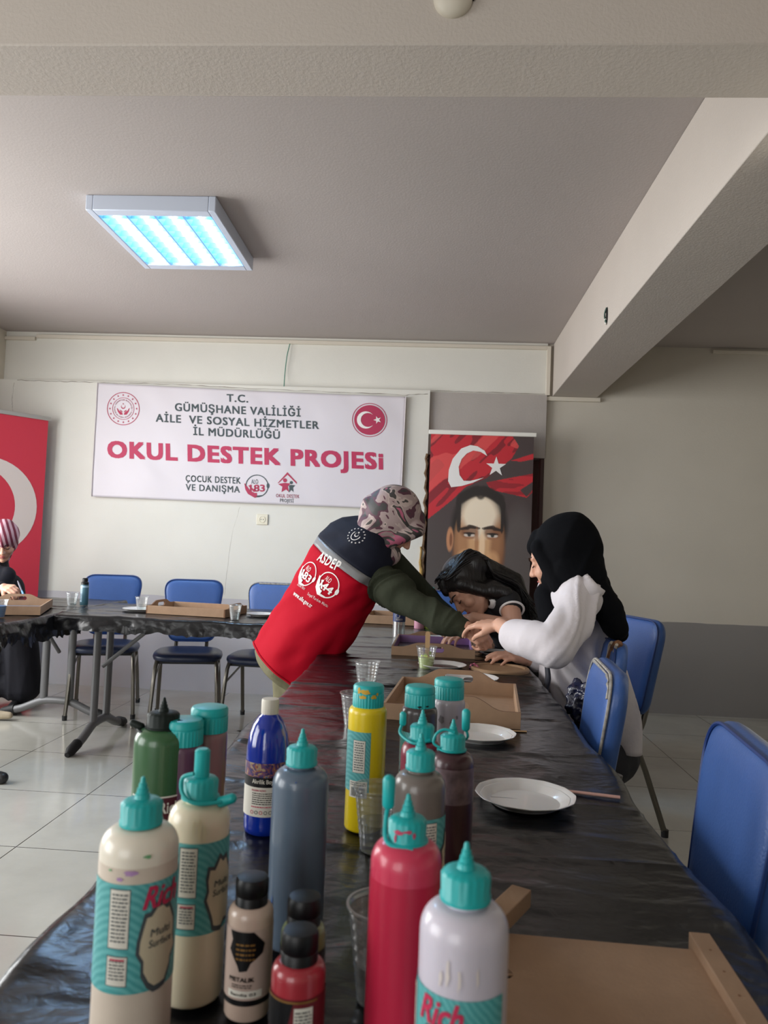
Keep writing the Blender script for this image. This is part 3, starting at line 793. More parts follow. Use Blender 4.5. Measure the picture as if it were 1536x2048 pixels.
def plastic_mat():
    m = bpy.data.materials.new('black_plastic'); m.use_nodes = True
    nt = m.node_tree; N = nt.nodes; L = nt.links; bs = N['Principled BSDF']
    bs.inputs['Base Color'].default_value = rgb(14, 14, 17); bs.inputs['Roughness'].default_value = .27; bs.inputs['Specular IOR Level'].default_value = .42
    tc = N.new('ShaderNodeTexCoord'); mp = N.new('ShaderNodeMapping'); mp.inputs['Scale'].default_value = (1, 1.35, 1.2); L.new(tc.outputs['Object'], mp.inputs[0])
    a = N.new('ShaderNodeTexNoise'); a.inputs['Scale'].default_value = 5.5; a.inputs['Detail'].default_value = 3; a.inputs['Distortion'].default_value = .5; L.new(mp.outputs[0], a.inputs['Vector'])
    b = N.new('ShaderNodeTexNoise'); b.inputs['Scale'].default_value = 36; b.inputs['Detail'].default_value = 4; b.inputs['Distortion'].default_value = .5; L.new(mp.outputs[0], b.inputs['Vector'])
    b1 = N.new('ShaderNodeBump'); b1.inputs['Strength'].default_value = .42; b1.inputs['Distance'].default_value = .025; L.new(a.outputs[0], b1.inputs['Height'])
    b2 = N.new('ShaderNodeBump'); b2.inputs['Strength'].default_value = .26; b2.inputs['Distance'].default_value = .005; L.new(b.outputs[0], b2.inputs['Height']); L.new(b1.outputs[0], b2.inputs['Normal'])
    L.new(b2.outputs[0], bs.inputs['Normal'])
    return m
M_PLAS = plastic_mat()
TZ = .7485
def sheet(label, x0, x1, y0, y1, z, hx0, hx1, hy0, hy1, step=.009, seed=0, creases=(), flare=.35, crumple=1.0, ragged=.03):
    """thin plastic sheet over a table: top, rounded edges, hanging sides with waves and a torn hem"""
    gx = np.arange(x0 - hx0, x1 + hx1 + step / 2, step); gy = np.arange(y0 - hy0, y1 + hy1 + step / 2, step)
    X, Yg = np.meshgrid(gx, gy, indexing='xy')
    s = seed * 7.3
    dx = np.where(X < x0, x0 - X, np.where(X > x1, X - x1, 0)); dy = np.where(Yg < y0, y0 - Yg, np.where(Yg > y1, Yg - y1, 0))
    cx = np.clip(X, x0, x1); cy = np.clip(Yg, y0, y1); d = np.hypot(dx, dy)
    ux = np.where(d > 0, np.sign(X - cx) * dx / (d + 1e-9), 0); uy = np.where(d > 0, np.sign(Yg - cy) * dy / (d + 1e-9), 0)
    per = cx * 1.0 + cy * 1.0 + uy * .3
    rag = 1 - ragged * 3 * np.abs(vn(per * 22 + s, 0 * per + 4)) - ragged * 4 * np.abs(vn(per * 5 + s, 0 * per + 9))
    dd = d * np.where(d > .02, rag, 1)
    r = .014                                              # rounded table edge
    arc = np.minimum(dd, r * 1.57); out = r * np.sin(arc / r); dn = r * (1 - np.cos(arc / r)); rest = np.maximum(dd - arc, 0)
    wav = .5 + .5 * vn(per * 7 + s, rest * 2 + 2) + .35 * vn(per * 19 + s, rest * 6 + 5)
    fl = np.clip(flare * wav, 0.02, .85)
    out = out + rest * np.sin(fl) * .9; dn = dn + rest * np.cos(fl)
    # wrinkles on the top
    w = .0016 * (1 - np.abs(vn(X * 4.2 + Yg * 1.3 + s, Yg * 9 - X * 1.5 + s, 3)) * 2) + .0022 * np.maximum(0, 1 - np.abs(vn(X * 2.6 - Yg * .8 + s, Yg * 5 + X * 1.1 + s, 8)) * 7)
    w += .0014 * vn(X * 23 + s, Yg * 30, 1) * np.clip(vn(X * 2 + s, Yg * 2, 5) + .3, 0, 1) * crumple
    for cyp, amp, sl in creases:
        yc = cyp + sl * X + .012 * vn(X * 5 + cyp * 9, 0 * X + cyp); w += amp * np.exp(-((Yg - yc) / .006) ** 2) + .0012 * (Yg > yc)
    hang = (rest > 0) * (.009 * vn(per * 13 + s, rest * 12 + 3) + .004 * vn(per * 34 + s, rest * 30 + 3)) * np.minimum(rest / .03, 1) * crumple
    edgeb = np.exp(-((np.minimum(np.minimum(cx - x0, x1 - cx), np.minimum(cy - y0, y1 - cy))) / .05) ** 2) * (d < .012)
    w += edgeb * (.004 * np.maximum(vn(X * 16 + s, Yg * 16, 6), 0)) * crumple
    nearx = np.clip((.06 - np.minimum(cx - x0, x1 - cx)) / .06, 0, 1); neary = np.clip((.06 - np.minimum(cy - y0, y1 - cy)) / .06, 0, 1)
    px = cx + ux * (out + hang) + nearx * .010 * vn(cy * 5 + s, cy * 0 + 2) * crumple; py = cy + uy * (out + hang) + neary * .008 * vn(cx * 5 + s, cx * 0 + 7) * crumple; pz_ = z + np.where(d < .02, w, w * .3) - dn
    mb = MB(); mb.v = [tuple(p) for p in np.stack([px.ravel(), py.ravel(), pz_.ravel()], 1)]
    nx = len(gx)
    keep = []
    for j in range(len(gy) - 1):
        for i in range(nx - 1): keep.append((j * nx + i, j * nx + i + 1, (j + 1) * nx + i + 1, (j + 1) * nx + i))
    mb.f = keep; mb.m = [0] * len(keep)
    o = mb.build('plastic_sheet', M_PLAS, angle=180, recalc=False)
    tag(o, label, 'plastic sheet', 'black plastic sheets over the tables')
    return o
sheet('black plastic sheet on the long table under the paint bottles and trays', -.395, .372, .26, 3.87, TZ, .24, .22, .1, .02, .010, 1,
      creases=((.93, .001, .02), (1.08, .003, .03), (1.33, .0035, -.04), (1.62, .002, .05), (1.96, .003, -.03), (2.30, .004, .06), (2.62, .003, -.05), (2.85, .003, .04), (3.15, .004, .0), (3.5, .003, .08)), flare=.5)
sheet('crinkled black plastic sheet on the far middle table, lying between chairs and T-legs', -1.955, .91, 3.88, 4.66, TZ + .006, .06, .14, .10, .06, .011, 3,
      creases=((4.0, .002, .02), (4.22, .004, .05), (4.45, .003, -.04)), flare=.35, ragged=.04)
sheet('torn black plastic sheet on the left table with a fringed corner', -2.72, -1.975, 3.36, 4.86, TZ + .003, .1, .16, .17, .06, .010, 5,
      creases=((3.6, .004, .1), (3.95, .003, -.1), (4.4, .003, .05)), flare=.4, crumple=1.2, ragged=.06)

# ------------------------------------------------------------------ blue chairs
M_BLUE = mat('blue_vinyl', rgb(58, 92, 154), .38, .5, bump=.12, bscale=220, var=.06, vscale=5)
M_SEAT = mat('navy_vinyl', rgb(34, 44, 72), .35, .5, bump=.1, bscale=220)
M_PIPE = mat('chair_piping', rgb(30, 56, 112), .4)
M_TUBE2 = mat('chair_tube', rgb(120, 116, 108), .3, metal=.85)
M_WORN = mat('worn_edge', rgb(150, 146, 140), .7, var=.4, vscale=60)
def make_chair(label, loc, rz, group=None, torn=False, worn=False):
    """faces -y locally; back near y=+.24"""
    t = thing('blue_chair', label, 'chair', loc, rz, group)
    def outline(k=0.0, n=10):
        P = []
        hw_t, hw_b, z0, z1, r = .205 - k, .15 - k, .49 + k, .905 - k, .092
        cs = [(hw_b, z0), (hw_t, z1), (-hw_t, z1), (-hw_b, z0)]
        for i, (cx, cz) in enumerate(cs):
            a, b = cs[i - 1], cs[(i + 1) % 4]
            rr = r if i in (1, 2) else .06
            d1 = (Vector(a) - Vector((cx, cz))).normalized() * rr; d2 = (Vector(b) - Vector((cx, cz))).normalized() * rr
            p0 = Vector((cx, cz)) + d1; p2 = Vector((cx, cz)) + d2; p1 = Vector((cx, cz))
            for j in range(n + 1):
                u = j / n; q = p0 * (1 - u) ** 2 + p1 * 2 * u * (1 - u) + p2 * u * u; P.append((q.x, q.y))
        return P
    def bk(x, z, dy):      # back is tilted and slightly curved
        return (x, .225 + (z - .49) * .14 - .10 * x * x * 4 * .35 + dy, z)
    rings = []
    for k, dy in ((.05, -.030), (.022, -.028), (.006, -.020), (0, -.006), (0, .006), (.006, .018), (.03, .024), (.06, .024)):
        rings.append([bk(x, z, dy) for x, z in outline(k)])
    b = MB(); b.loft(rings, cap=True)
    bo = b.build('backrest', M_BLUE, t, angle=60)
    pp = MB(); pp.tube([bk(x, z, -.022) for x, z in outline(.004)] + [bk(*outline(.004)[0], -.022)], .0035, n=6, cap=False)
    pp.build('piping', M_WORN if worn else M_PIPE, bo)
    if torn:
        tm = MB(); pts = [(-.02, .905), (-.045, .893), (-.06, .86), (-.075, .82), (-.07, .77), (-.085, .70), (-.08, .62)]
        # the seam along the near side of the back has burst
        pts = [(x + .23 * 1 - .02, z) for x, z in pts]
        tm.tube([bk(x - .035, z, -.012) for x, z in pts], [.012, .02, .024, .022, .017, .013, .008], n=8, smooth=3)
        to = tm.build('torn_padding', mat('torn_padding', rgb(122, 84, 58), .9, bump=.8, bscale=120, var=.5, vscale=40), bo); to['label'] = 'brown padding showing through the torn cover'
        e = MB(); rr = random.Random(4)
        e.tube([bk(x - .055 + rr.uniform(-.006, .006), z, -.03) for x, z in pts], [rr.uniform(.003, .007) for _ in pts], n=6, smooth=4)
        e.tube([bk(x - .012 + rr.uniform(-.006, .006), z, -.02) for x, z in pts], [rr.uniform(.003, .006) for _ in pts], n=6, smooth=4)
        e.build('torn_cover_edge', mat('torn_cover_edge', rgb(176, 166, 152), .9), bo)
    if worn:
        e = MB(); rr = random.Random(9); ol = outline(.01)[14:24]
        e.tube([bk(x, z, -.026) for x, z in ol], [rr.uniform(.002, .007) for _ in ol], n=6)
        e.build('worn_patch', M_WORN, bo)
    # seat
    s = MB(); rings = []
    for k, z in ((.03, .415), (.006, .42), (0, .435), (.004, .452), (.025, .466), (.07, .474)):
        ring = []
        for j in range(40):
            a = 2 * math.pi * j / 40; ca, sa = math.cos(a), math.sin(a)
            hw = .215 - k; n = 3.2
            rad = (abs(ca) ** n + abs(sa) ** n) ** (-1 / n)
            ring.append((hw * rad * ca, -.02 + (hw - .005) * rad * sa, z))
        rings.append(ring)
    s.loft(rings); s.build('seat', M_SEAT, t, angle=60)
    for sx in (-1, 1):
        MB().tube([(sx * .17, -.12, .412), (sx * .185, -.17, .38), (sx * .205, -.22, .02)], .0125, n=10, smooth=3).build('leg', M_TUBE2, t)
        MB().tube([(sx * .17, .10, .412), (sx * .185, .16, .38), (sx * .205, .29, .02)], .0125, n=10, smooth=3).build('leg', M_TUBE2, t)
        MB().tube([(sx * .10, -.03, .408), (sx * .10, .19, .412), (sx * .10, .245, .46), (sx * .10, .285, .66)], .0125, n=10, smooth=4).build('back_support', M_TUBE2, t)
        MB().tube([(sx * .19, -.175, .30), (sx * .19, .17, .36)], .007, n=8).build('stretcher', M_TUBE2, t)
    MB().box((0, -.0, .408), (.36, .28, .024)).build('seat_frame', M_FOOT, t)
    for sx, sy in ((-1, -.222), (1, -.222), (-1, .292), (1, .292)):
        MB().lathe([(.015, 0), (.016, .03)], (sx * .2055, sy, 0), 12).build('rubber_foot', M_FOOT, t)
    return t
def chair_at(label, back, seat, **k):
    """back = (x, y) of the backrest, seat = (x, y) the direction it faces"""
    d = Vector(seat) - Vector(back); d.normalize(); rz = math.atan2(d.x, -d.y)
    return make_chair(label, (back[0] + d.x * .27, back[1] + d.y * .27, 0), rz, **k)
chair_at('blue vinyl chair by the wall behind the spray bottle, turned slightly', (-2.22, 5.22), (-2.05, 4.7))
chair_at('blue vinyl chair against the wall behind the empty wooden tray', (-1.585, 5.06), (-1.47, 4.6))
chair_at('blue vinyl chair by the wall just left of the woman in the red vest', (-1.02, 5.08), (-1.04, 4.6), worn=True)
chair_at('blue vinyl chair by the wall behind the teal-capped bottles and dark-haired girl', (.13, 4.98), (.12, 4.5))
chair_at('large blue vinyl chair nearest the camera at the right table edge', (.508, 1.21), (0, 1.27))
chair_at('blue vinyl chair with worn piping between the nearest chair and the torn one', (.462, 1.95), (0, 1.99), worn=True)
chair_at('blue chair with torn backrest behind the woman in white', (.615, 2.56), (0, 2.60), torn=True)
chair_at('blue vinyl chair farthest back on the right side, behind the black headscarf', (.96, 3.5), (.3, 3.30))

# ------------------------------------------------------------------ paint bottles
M_TEAL = mat('teal_cap', rgb(22, 168, 168), .38, .5)
M_BLK = mat('black_cap', rgb(9, 9, 12), .42, .35)
M_LTEAL = None
def label_mat():
    m = bpy.data.materials.new('teal_label'); m.use_nodes = True
    nt = m.node_tree; N = nt.nodes; L = nt.links; bs = N['Principled BSDF']; bs.inputs['Roughness'].default_value = .45
    tc = N.new('ShaderNodeTexCoord'); w = N.new('ShaderNodeTexWave'); w.bands_direction = 'DIAGONAL'; w.inputs['Scale'].default_value = 95; w.inputs['Distortion'].default_value = 2
    L.new(tc.outputs['Object'], w.inputs['Vector'])
    cr = N.new('ShaderNodeValToRGB'); cr.color_ramp.elements[0].color = rgb(74, 158, 160); cr.color_ramp.elements[1].color = rgb(104, 182, 182); L.new(w.outputs[0], cr.inputs[0])
    L.new(cr.outputs[0], bs.inputs['Base Color']); return m
M_LTEAL = label_mat()
M_PANEL = mat('label_panel', rgb(222, 218, 206), .5); M_PRINT = mat('label_print', rgb(74, 80, 84), .6); M_PRED = mat('label_red', rgb(196, 44, 84), .5)
M_CREAMP = mat('label_cream', rgb(204, 192, 164), .5)
TB = TZ + .004
def cyl(r):
    """layout: x = angle*r to the right of the direction facing -y, y = height"""
    return lambda x, y: (r * math.sin(x / r), -r * math.cos(x / r), y)
def cylpatch(mb, r, x0, x1, y0, y1, mi=0, n=24):
    f = cyl(r); vs = []; fs = []
    for i in range(n + 1):
        x = x0 + (x1 - x0) * i / n; vs += [f(x, y0), f(x, y1)]
    for i in range(n): fs.append((2 * i, 2 * i + 2, 2 * i + 3, 2 * i + 1))
    mb.add(vs, fs, mi)
def textlines(mb, r, x0, x1, y0, y1, rows, mi, seed=0):
    rr = random.Random(seed); h = (y1 - y0) / rows
    for k in range(rows):
        y = y1 - (k + .5) * h; x = x0
        while x < x1 - .001:
            wl = rr.uniform(.0012, .0045); e = min(x + wl, x1)
            cylpatch(mb, r, x, e, y - h * .2, y + h * .2, mi, 2); x = e + .0008
def rich_label(parent, r, z0, z1, rot, script=True, seed=0, height=.1):
    """teal wrap label with text panels and red script lettering"""
    lb = MB(); cylpatch(lb, r + .0006, -r * 1.95, r * 1.95, z0, z1, 0, 60)
    q = lb.build('label', M_LTEAL, parent, flat=True, recalc=False); q.rotation_euler = (0, 0, rot)
    H = z1 - z0; p = MB(); R1 = r + .0010; R2 = r + .0014
    def panel(x0, x1, a, b, rows, sd):
        cylpatch(p, R1 - .0002, x0 - .0007, x1 + .0007, z0 + H * a - .0007, z0 + H * b + .0007, 1, 8); cylpatch(p, R1, x0, x1, z0 + H * a, z0 + H * b, 0, 8)
        textlines(p, R2, x0 + .0015, x1 - .0015, z0 + H * a + .004, z0 + H * b - .002, rows, 1, sd)
    panel(-.030, -.014, .42, .95, 13, seed); panel(-.030, -.014, .08, .34, 6, seed + 1)
    cylpatch(p, R2, -.028, -.016, z0 + H * .31, z0 + H * .325, 2, 4)
    # splashed cream medallion with dark border
    def blotch(s, mi, rad, sd):
        rr = random.Random(sd); pts = [(.012 + s * .016 * math.cos(a) * rr.uniform(.82, 1.15), z0 + H * .42 + s * .030 * math.sin(a) * rr.uniform(.82, 1.12)) for a in np.linspace(0, 2 * math.pi, 22)[:-1]]
        lay(p, poly2d(pts), cyl(rad), mi, .006)
    blotch(1.16, 1, R1 + .0001, seed); blotch(1.0, 3, R1 + .0005, seed)
    if script:
        lay(p, fit(text2d('Rich', .03, .35), -.004, .030, z0 + H * .76, z0 + H * .97), cyl(R2), 2, .006)
    lay(p, fit(text2d('Multi', .01, .1), .003, .022, z0 + H * .50, z0 + H * .57), cyl(R2 + .0004), 1, .006)
    lay(p, fit(text2d('Surface', .01, .1), .002, .024, z0 + H * .40, z0 + H * .47), cyl(R2 + .0004), 1, .006)
    p.build('label_print', [M_PANEL, M_PRINT, M_PRED, M_CREAMP], q, flat=True, recalc=False)
    return q
def body_prof(r, h, neck=.017, base=.006, sh=.018):
    P = [(r - base, 0), (r - .001, base * .5), (r, base)]
    P += [(r, h - sh - .003)]
    for k in range(1, 9):
        a = math.pi / 2 * k / 8
        P.append((neck + (r - neck) * math.cos(a) ** .8, h - .003 - sh + sh * math.sin(a)))
    P += [(neck, h - .001), (neck, h)]
    return P
def spout_cap(t, z, r=.0205, m=None, stop=None):
    m = m or M_TEAL; z += .0225; r *= .815
    c = MB(); c.lathe([(r + .0006, 0), (r + .0008, .003), (r, .004), (r, .0165), (r - .002, .019), (r * .5, .0205)], (0, 0, z), 72, ribs=18, ramp=.0004, rz=(.0045, .0166))
    co = c.build('cap', m, t, angle=50)
    MB().lathe([(.0078, 0), (.0062, .0025), (.0058, .0060), (.0048, .0063), (.0045, .0100), (.0036, .0103), (.0032, .0140), (.0024, .0143), (.0018, .0185), (.0010, .0195)], (0, 0, z + .0185), 20).build('nozzle', m, t, angle=40)
    if stop:
        kind, a = stop
        ca, sa = math.cos(a), math.sin(a); s = MB()
        if kind == 'side':       # stopper standing beside the nozzle on its strap
            p = V(ca * (r + .004), sa * (r + .004), z + .030)
            s.capsule(p + V(0, 0, -.004), .0052, p + V(0, 0, .014), .0056)
            s.tube([p + V(0, 0, -.006), V(ca * (r + .006), sa * (r + .006), z + .012), V(math.cos(a + 1.2) * (r + .004), math.sin(a + 1.2) * (r + .004), z + .002), V(math.cos(a + 2.4) * (r + .003), math.sin(a + 2.4) * (r + .003), z - .001)], .0018, n=8, smooth=5)
        elif kind == 'hang':     # strap looping away with the stopper hanging
            p = V(ca * (r + .010), sa * (r + .010), z + .020)
            s.tube([V(math.cos(a + 2.2) * (r + .002), math.sin(a + 2.2) * (r + .002), z + .003), V(math.cos(a + 1.1) * (r + .006), math.sin(a + 1.1) * (r + .006), z - .001), V(ca * (r + .013), sa * (r + .013), z + .006), p], .0020, n=8, smooth=5)
            s.capsule(p + V(0, 0, 0), .0045, p + V(0, 0, .010), .0045)
        elif kind == 'low':
            p = V(ca * (r + .012), sa * (r + .012), z - .002)
            s.tube([V(math.cos(a + 2.6) * (r + .003), math.sin(a + 2.6) * (r + .003), z + .002), V(math.cos(a + 1.5) * (r + .006), math.sin(a + 1.5) * (r + .006), z - .006), V(math.cos(a + .6) * (r + .007), math.sin(a + .6) * (r + .007), z - .004), p + V(0, 0, 0)], .0022, n=8, smooth=5)
            s.capsule(p + V(-ca * .004, 0, .002), .0052, p + V(ca * .006, sa * .004, .006), .0048)
        s.build('stopper', m, t)
    if stop:
        s = MB(); s.tube([(math.cos(a) * (r + .0008), math.sin(a) * (r + .0008), z + .001) for a in np.linspace(0, 2 * math.pi, 24)], .0015, n=6)
        s.build('strap_ring', m, co)
def flip_cap(t, z, r=.024, h=.032, m=None):
    c = MB(); c.lathe([(r, 0), (r, h * .58), (r - .0006, h * .60), (r - .0006, h * .64), (r, h * .66), (r, h - .004), (r - .002, h - .001), (r - .006, h)], (0, 0, z), 96, ribs=32, ramp=.0003, rz=(-.001, h * .59))
    co = c.build('cap', m or M_TEAL, t, angle=40)
    return co
def spots(t, m, pts, r, name='paint_drips'):
    """paint smears with a shape of their own"""
    mb = MB()
    for (x, y, w, h) in pts:
        rr = random.Random(int(abs(x * 9e5 + y * 7e4)))
        lay(mb, poly2d([(x + w * math.cos(a) * rr.uniform(.5, 1.1), y + h * math.sin(a) * rr.uniform(.5, 1.1)) for a in np.linspace(0, 2 * math.pi, 14)[:-1]]), cyl(r), 0, .006)
    mb.build(name, m, t, flat=True, recalc=False)
def bottle(label, pos, r, h, color, rough=.32, neck=.0135, var=.05, mname=None, sh=.018, dh=.0225):
    h += dh
    t = thing('paint_bottle', label, 'paint bottle', (pos[0], pos[1], TB), 0, None)
    mb = MB(); mb.lathe(body_prof(r, h, neck, sh=sh), n=48)
    m = mat(mname or ('paint_' + label[:24]), color, rough, .5, var=var, vscale=25, stretch=(1, 1, .5), coat=.25, sss=.12)
    mb.build('body', m, t, angle=60)
    return t, m
# pos: measured from the tip of each bottle
def tip(x, y, z): p = atz(x, y, z); return (p.x, p.y)

# 1 cream bottle nearest on the left
t, m1 = bottle('tall cream paint bottle nearest on the left, purple smear above its teal label', tip(287, 1553, .981), .0315, .170, rgb(232, 224, 208))
spout_cap(t, .168, .0205)
rich_label(t, .0315, .070, .154, .62, seed=3)
cylb = MB(); cylpatch(cylb, .03165, -.06, .06, .006, .166, 0, 60); cylb.build('paint_level', mat('cream_paint', rgb(214, 200, 184), .35, var=.06, vscale=18), t, flat=True, recalc=False)
spots(t, mat('smear_purple', rgb(178, 140, 186), .4), [(.006, .163, .006, .003), (-.003, .158, .003, .002)], .0322)
spots(t, mat('smear_green', rgb(110, 170, 120), .4), [(.018, .175, .004, .002), (-.012, .164, .002, .001)], .0322)
# 2 second cream bottle with stopper on
t, m2 = bottle('ivory paint bottle with teal strap looped over its plugged spout', tip(405, 1516, .972), .0285, .160, rgb(236, 226, 200))
spout_cap(t, .160, .0195, stop=('low', -.3))
MB().lathe([(.0072, 0), (.0072, .026), (.005, .028)], (0, 0, .2005), 20).build('plug', M_TEAL, t)
MB().tube([(-.004, -.012, .208), (-.015, -.010, .203), (-.014, -.014, .192), (-.005, -.0190, .185), (.008, -.019, .183), (.024, -.012, .184)], .0019, n=8, smooth=5).build('strap', M_TEAL, t)
rich_label(t, .0285, .068, .150, .75, False, seed=11)
spots(t, mat('ivory_streaks', rgb(232, 222, 190), .3), [(.009, .162, .002, .012), (.014, .158, .0025, .009), (.004, .165, .0015, .008), (-.02, .140, .006, .006)], .0291)
# 3 small cream bottle, black flip cap
def small_bottle(label, pos, r, h, col, capc):
    t = thing('paint_bottle', label, 'paint bottle', (pos[0], pos[1], TB))
    mb = MB(); mb.lathe(body_prof(r, h + .003, .012, .004, .010), n=40); mb.build('body', mat('small_' + label[:20], col, .3, coat=.3), t, angle=60)
    c = MB(); c.lathe([(.0148, 0), (.0148, .017), (.0142, .0178), (.0150, .019), (.0150, .030), (.0135, .033), (.008, .034)], (0, 0, h - .010), 36)
    c.build('cap', M_BLK, t, angle=40)
    return t
M_GOLD = mat('gold_print', rgb(150, 112, 60), .4, metal=.5)
def small_label(t, r, z0, z1, rot, seed, bg, txt, title):
    lb = MB(); cylpatch(lb, r + .0005, -r * 2.6, r * 2.6, z0, z1, 0, 60); q = lb.build('label', bg, t, flat=True, recalc=False); q.rotation_euler = (0, 0, rot)
    H = z1 - z0; p = MB(); R1 = r + .0009; R2 = r + .0012; rr = random.Random(seed)
    lay(p, poly2d([(x, z0 + H * y) for x, y in ((-.017, .98), (-.014, .86), (-.017, .72), (-.008, .52), (-.006, .44), (.001, .46), (.004, .56), (.015, .68), (.017, .80), (.011, .90), (.006, .98))]), cyl(R1), 1, .005)
    textlines(p, R2, -.010, .008, z0 + H * .58, z0 + H * .84, 4, 3, seed)
    lay(p, fit(text2d(title, .03), -.016, .008, z0 + H * .31, z0 + H * .37), cyl(R2), 1, .005)
    textlines(p, R2, -.013, .006, z0 + H * .22, z0 + H * .28, 2, 1, seed + 3)
    cylpatch(p, R1, -.017, .016, z0 + H * .09, z0 + H * .19, 2, 12)
    lay(p, fit(text2d(txt, .02), -.014, .010, z0 + H * .12, z0 + H * .16), cyl(R2), 1, .005)
    cylpatch(p, R1, -r * 2.4, r * 2.4, z0 - .001, z0 + H * .06, 1, 50)
    p.build('label_print', [bg, M_BLK, M_PANEL, M_GOLD], q, flat=True, recalc=False)
t = small_bottle('small cream bottle with black cap and black ornate label, front centre-left', tip(506, 1742, .878), .0205, .098, rgb(200, 176, 160), 0)
small_label(t, .0205, .018, .082, .1, 5, mat('label_pinkcream', rgb(186, 164, 152), .45), 'Sandia 03', 'METALIK')
t = small_bottle('small olive green bottle with black cap behind the small red one', tip(610, 1790, .870), .0195, .094, rgb(128, 140, 92), 0)
small_label(t, .0195, .018, .076, .5, 8, mat('label_black', rgb(34, 32, 34), .45), 'Green', 'METALIK')
t = small_bottle('small dusty red bottle with black cap and white text panel at the bottom edge', tip(601, 1862, .870), .0215, .096, rgb(160, 46, 56), 0)
lb = MB(); cylpatch(lb, .022, -.05, .05, .012, .076, 0, 60); q = lb.build('label', mat('label_winered', rgb(104, 28, 36), .45), t, flat=True, recalc=False); p = MB()
lay(p, poly2d([(-.03, .074), (-.03, .05), (-.012, .048), (-.004, .056), (.0, .074)]), cyl(.0224), 1, .005)
cylpatch(p, .0224, .001, .016, .046, .070, 2, 8); textlines(p, .0227, .002, .015, .050, .068, 7, 1, 2); cylpatch(p, .0224, .001, .016, .018, .043, 2, 8); textlines(p, .0227, .003, .014, .022, .040, 5, 1, 4)
cylpatch(p, .0226, -.035, .02, .0735, .075, 3, 20)
p.build('label_print', [M_PANEL, M_BLK, M_PANEL, M_GOLD], q, flat=True, recalc=False)
# 4 blue grey
t, _ = bottle('tall slate blue-grey paint bottle without label behind the small black-capped bottles', tip(606, 1463, .976), .0302, .166, rgb(92, 108, 126), var=.10)
spout_cap(t, .166, .0200)
spots(t, mat('smear_blue', rgb(48, 84, 150), .4), [(.0, .178, .0012, .001), (-.024, .05, .001, .01)], .0310)
# 5 pink
t, _ = bottle('tall crimson-pink paint bottle in front with a smeared teal spout cap', tip(817, 1600, .972), .0292, .168, rgb(206, 58, 88), var=.12)
spout_cap(t, .164, .0192, stop=('side', 2.6))
cylb = MB(); cylpatch(cylb, .02945, -.06, .06, .006, .160, 0, 60); cylb.build('paint_level', mat('crimson_paint', rgb(194, 40, 70), .3, var=.16, vscale=14, stretch=(1, 1, .4)), t, flat=True, recalc=False)
spots(t, mat('smear_pink', rgb(190, 60, 96), .4), [(-.007, .198, .006, .002), (.001, .199, .005, .0015), (-.010, .193, .0015, .004), (.006, .196, .0015, .003)], .0164)
# 6 lilac white
t, _ = bottle('pale lilac-white paint bottle at the front, half empty, teal spout cap', tip(934, 1690, .976), .0305, .165, rgb(206, 200, 212), var=.05)
spout_cap(t, .165, .0208)
q = rich_label(t, .0305, .052, .136, -.95, seed=21)
spots(t, mat('white_streaks', rgb(222, 212, 208), .3), [(-.012, .152, .002, .009), (-.004, .149, .0015, .010), (.008, .150, .0012, .008), (-.017, .147, .0015, .007)], .0311)
# 7 grey with label at the right
t, _ = bottle('taupe grey paint bottle behind the pink one', tip(843, 1470, .976), .0285, .165, rgb(116, 108, 102), var=.07)
spout_cap(t, .165, .0192); rich_label(t, .0285, .060, .142, 1.2, False, seed=31)
# 8 plum
t, _ = bottle('dark plum paint bottle right of the taupe one, stopper raised on its strap', tip(907, 1448, .962), .0272, .157, rgb(70, 40, 46), var=.3)
spout_cap(t, .155, .0190, stop=('side', .6)); 
MB().tube([(-.016, -.006, .181), (-.024, -.004, .186), (-.021, -.004, .197), (-.011, -.004, .203), (.002, -.006, .201)], .0017, n=8, smooth=5).build('strap', M_TEAL, t)
cylb = MB(); cylpatch(cylb, .0274, -.06, .06, .118, .160, 0, 60); cylb.build('dried_paint', mat('dried_plum', rgb(112, 92, 96), .4, var=.4, vscale=70), t, flat=True, recalc=False)
# 9 crimson behind
t, _ = bottle('wine red paint bottle mostly hidden behind the taupe one', tip(846, 1424, .968), .0270, .160, rgb(120, 26, 48), var=.1)
spout_cap(t, .158, .0190, stop=('hang', math.pi)); rich_label(t, .0270, .06, .14, -.8, seed=41)
# 10 dark grey flip
def flip_bottle(label, x, y, zt, r, col, capr=.0235, caph=.032, var=.05, capm=None, sh=.010):
    z = zt - TB
    t, m = bottle(label, tip(x, y, zt), r, z - caph + .004, col, neck=capr - .004, var=var, sh=sh, dh=0)
    flip_cap(t, z - caph, capr, caph, capm)
    return t, z
t, z = flip_bottle('charcoal paint bottle with teal flip cap before the open tray', 841, 1370, .970, .0275, rgb(62, 56, 56), .0232); rich_label(t, .0275, .066, .15, -.9, False, seed=51)
spots(t, M_BLK, [(.0, z - .029, .004, .002), (.012, z - .028, .003, .0015)], .0240)
t, z = flip_bottle('greyish-lilac mottled paint bottle with teal flip cap against the open tray', 899, 1356, .972, .0265, rgb(176, 168, 176), .0240)
spots(t, mat('smear_grey', rgb(124, 118, 122), .5), [(-.012, .158, .006, .007), (.006, .152, .005, .009), (-.002, .128, .012, .004), (.014, .162, .003, .004), (.0, .10, .02, .02)], .0270)
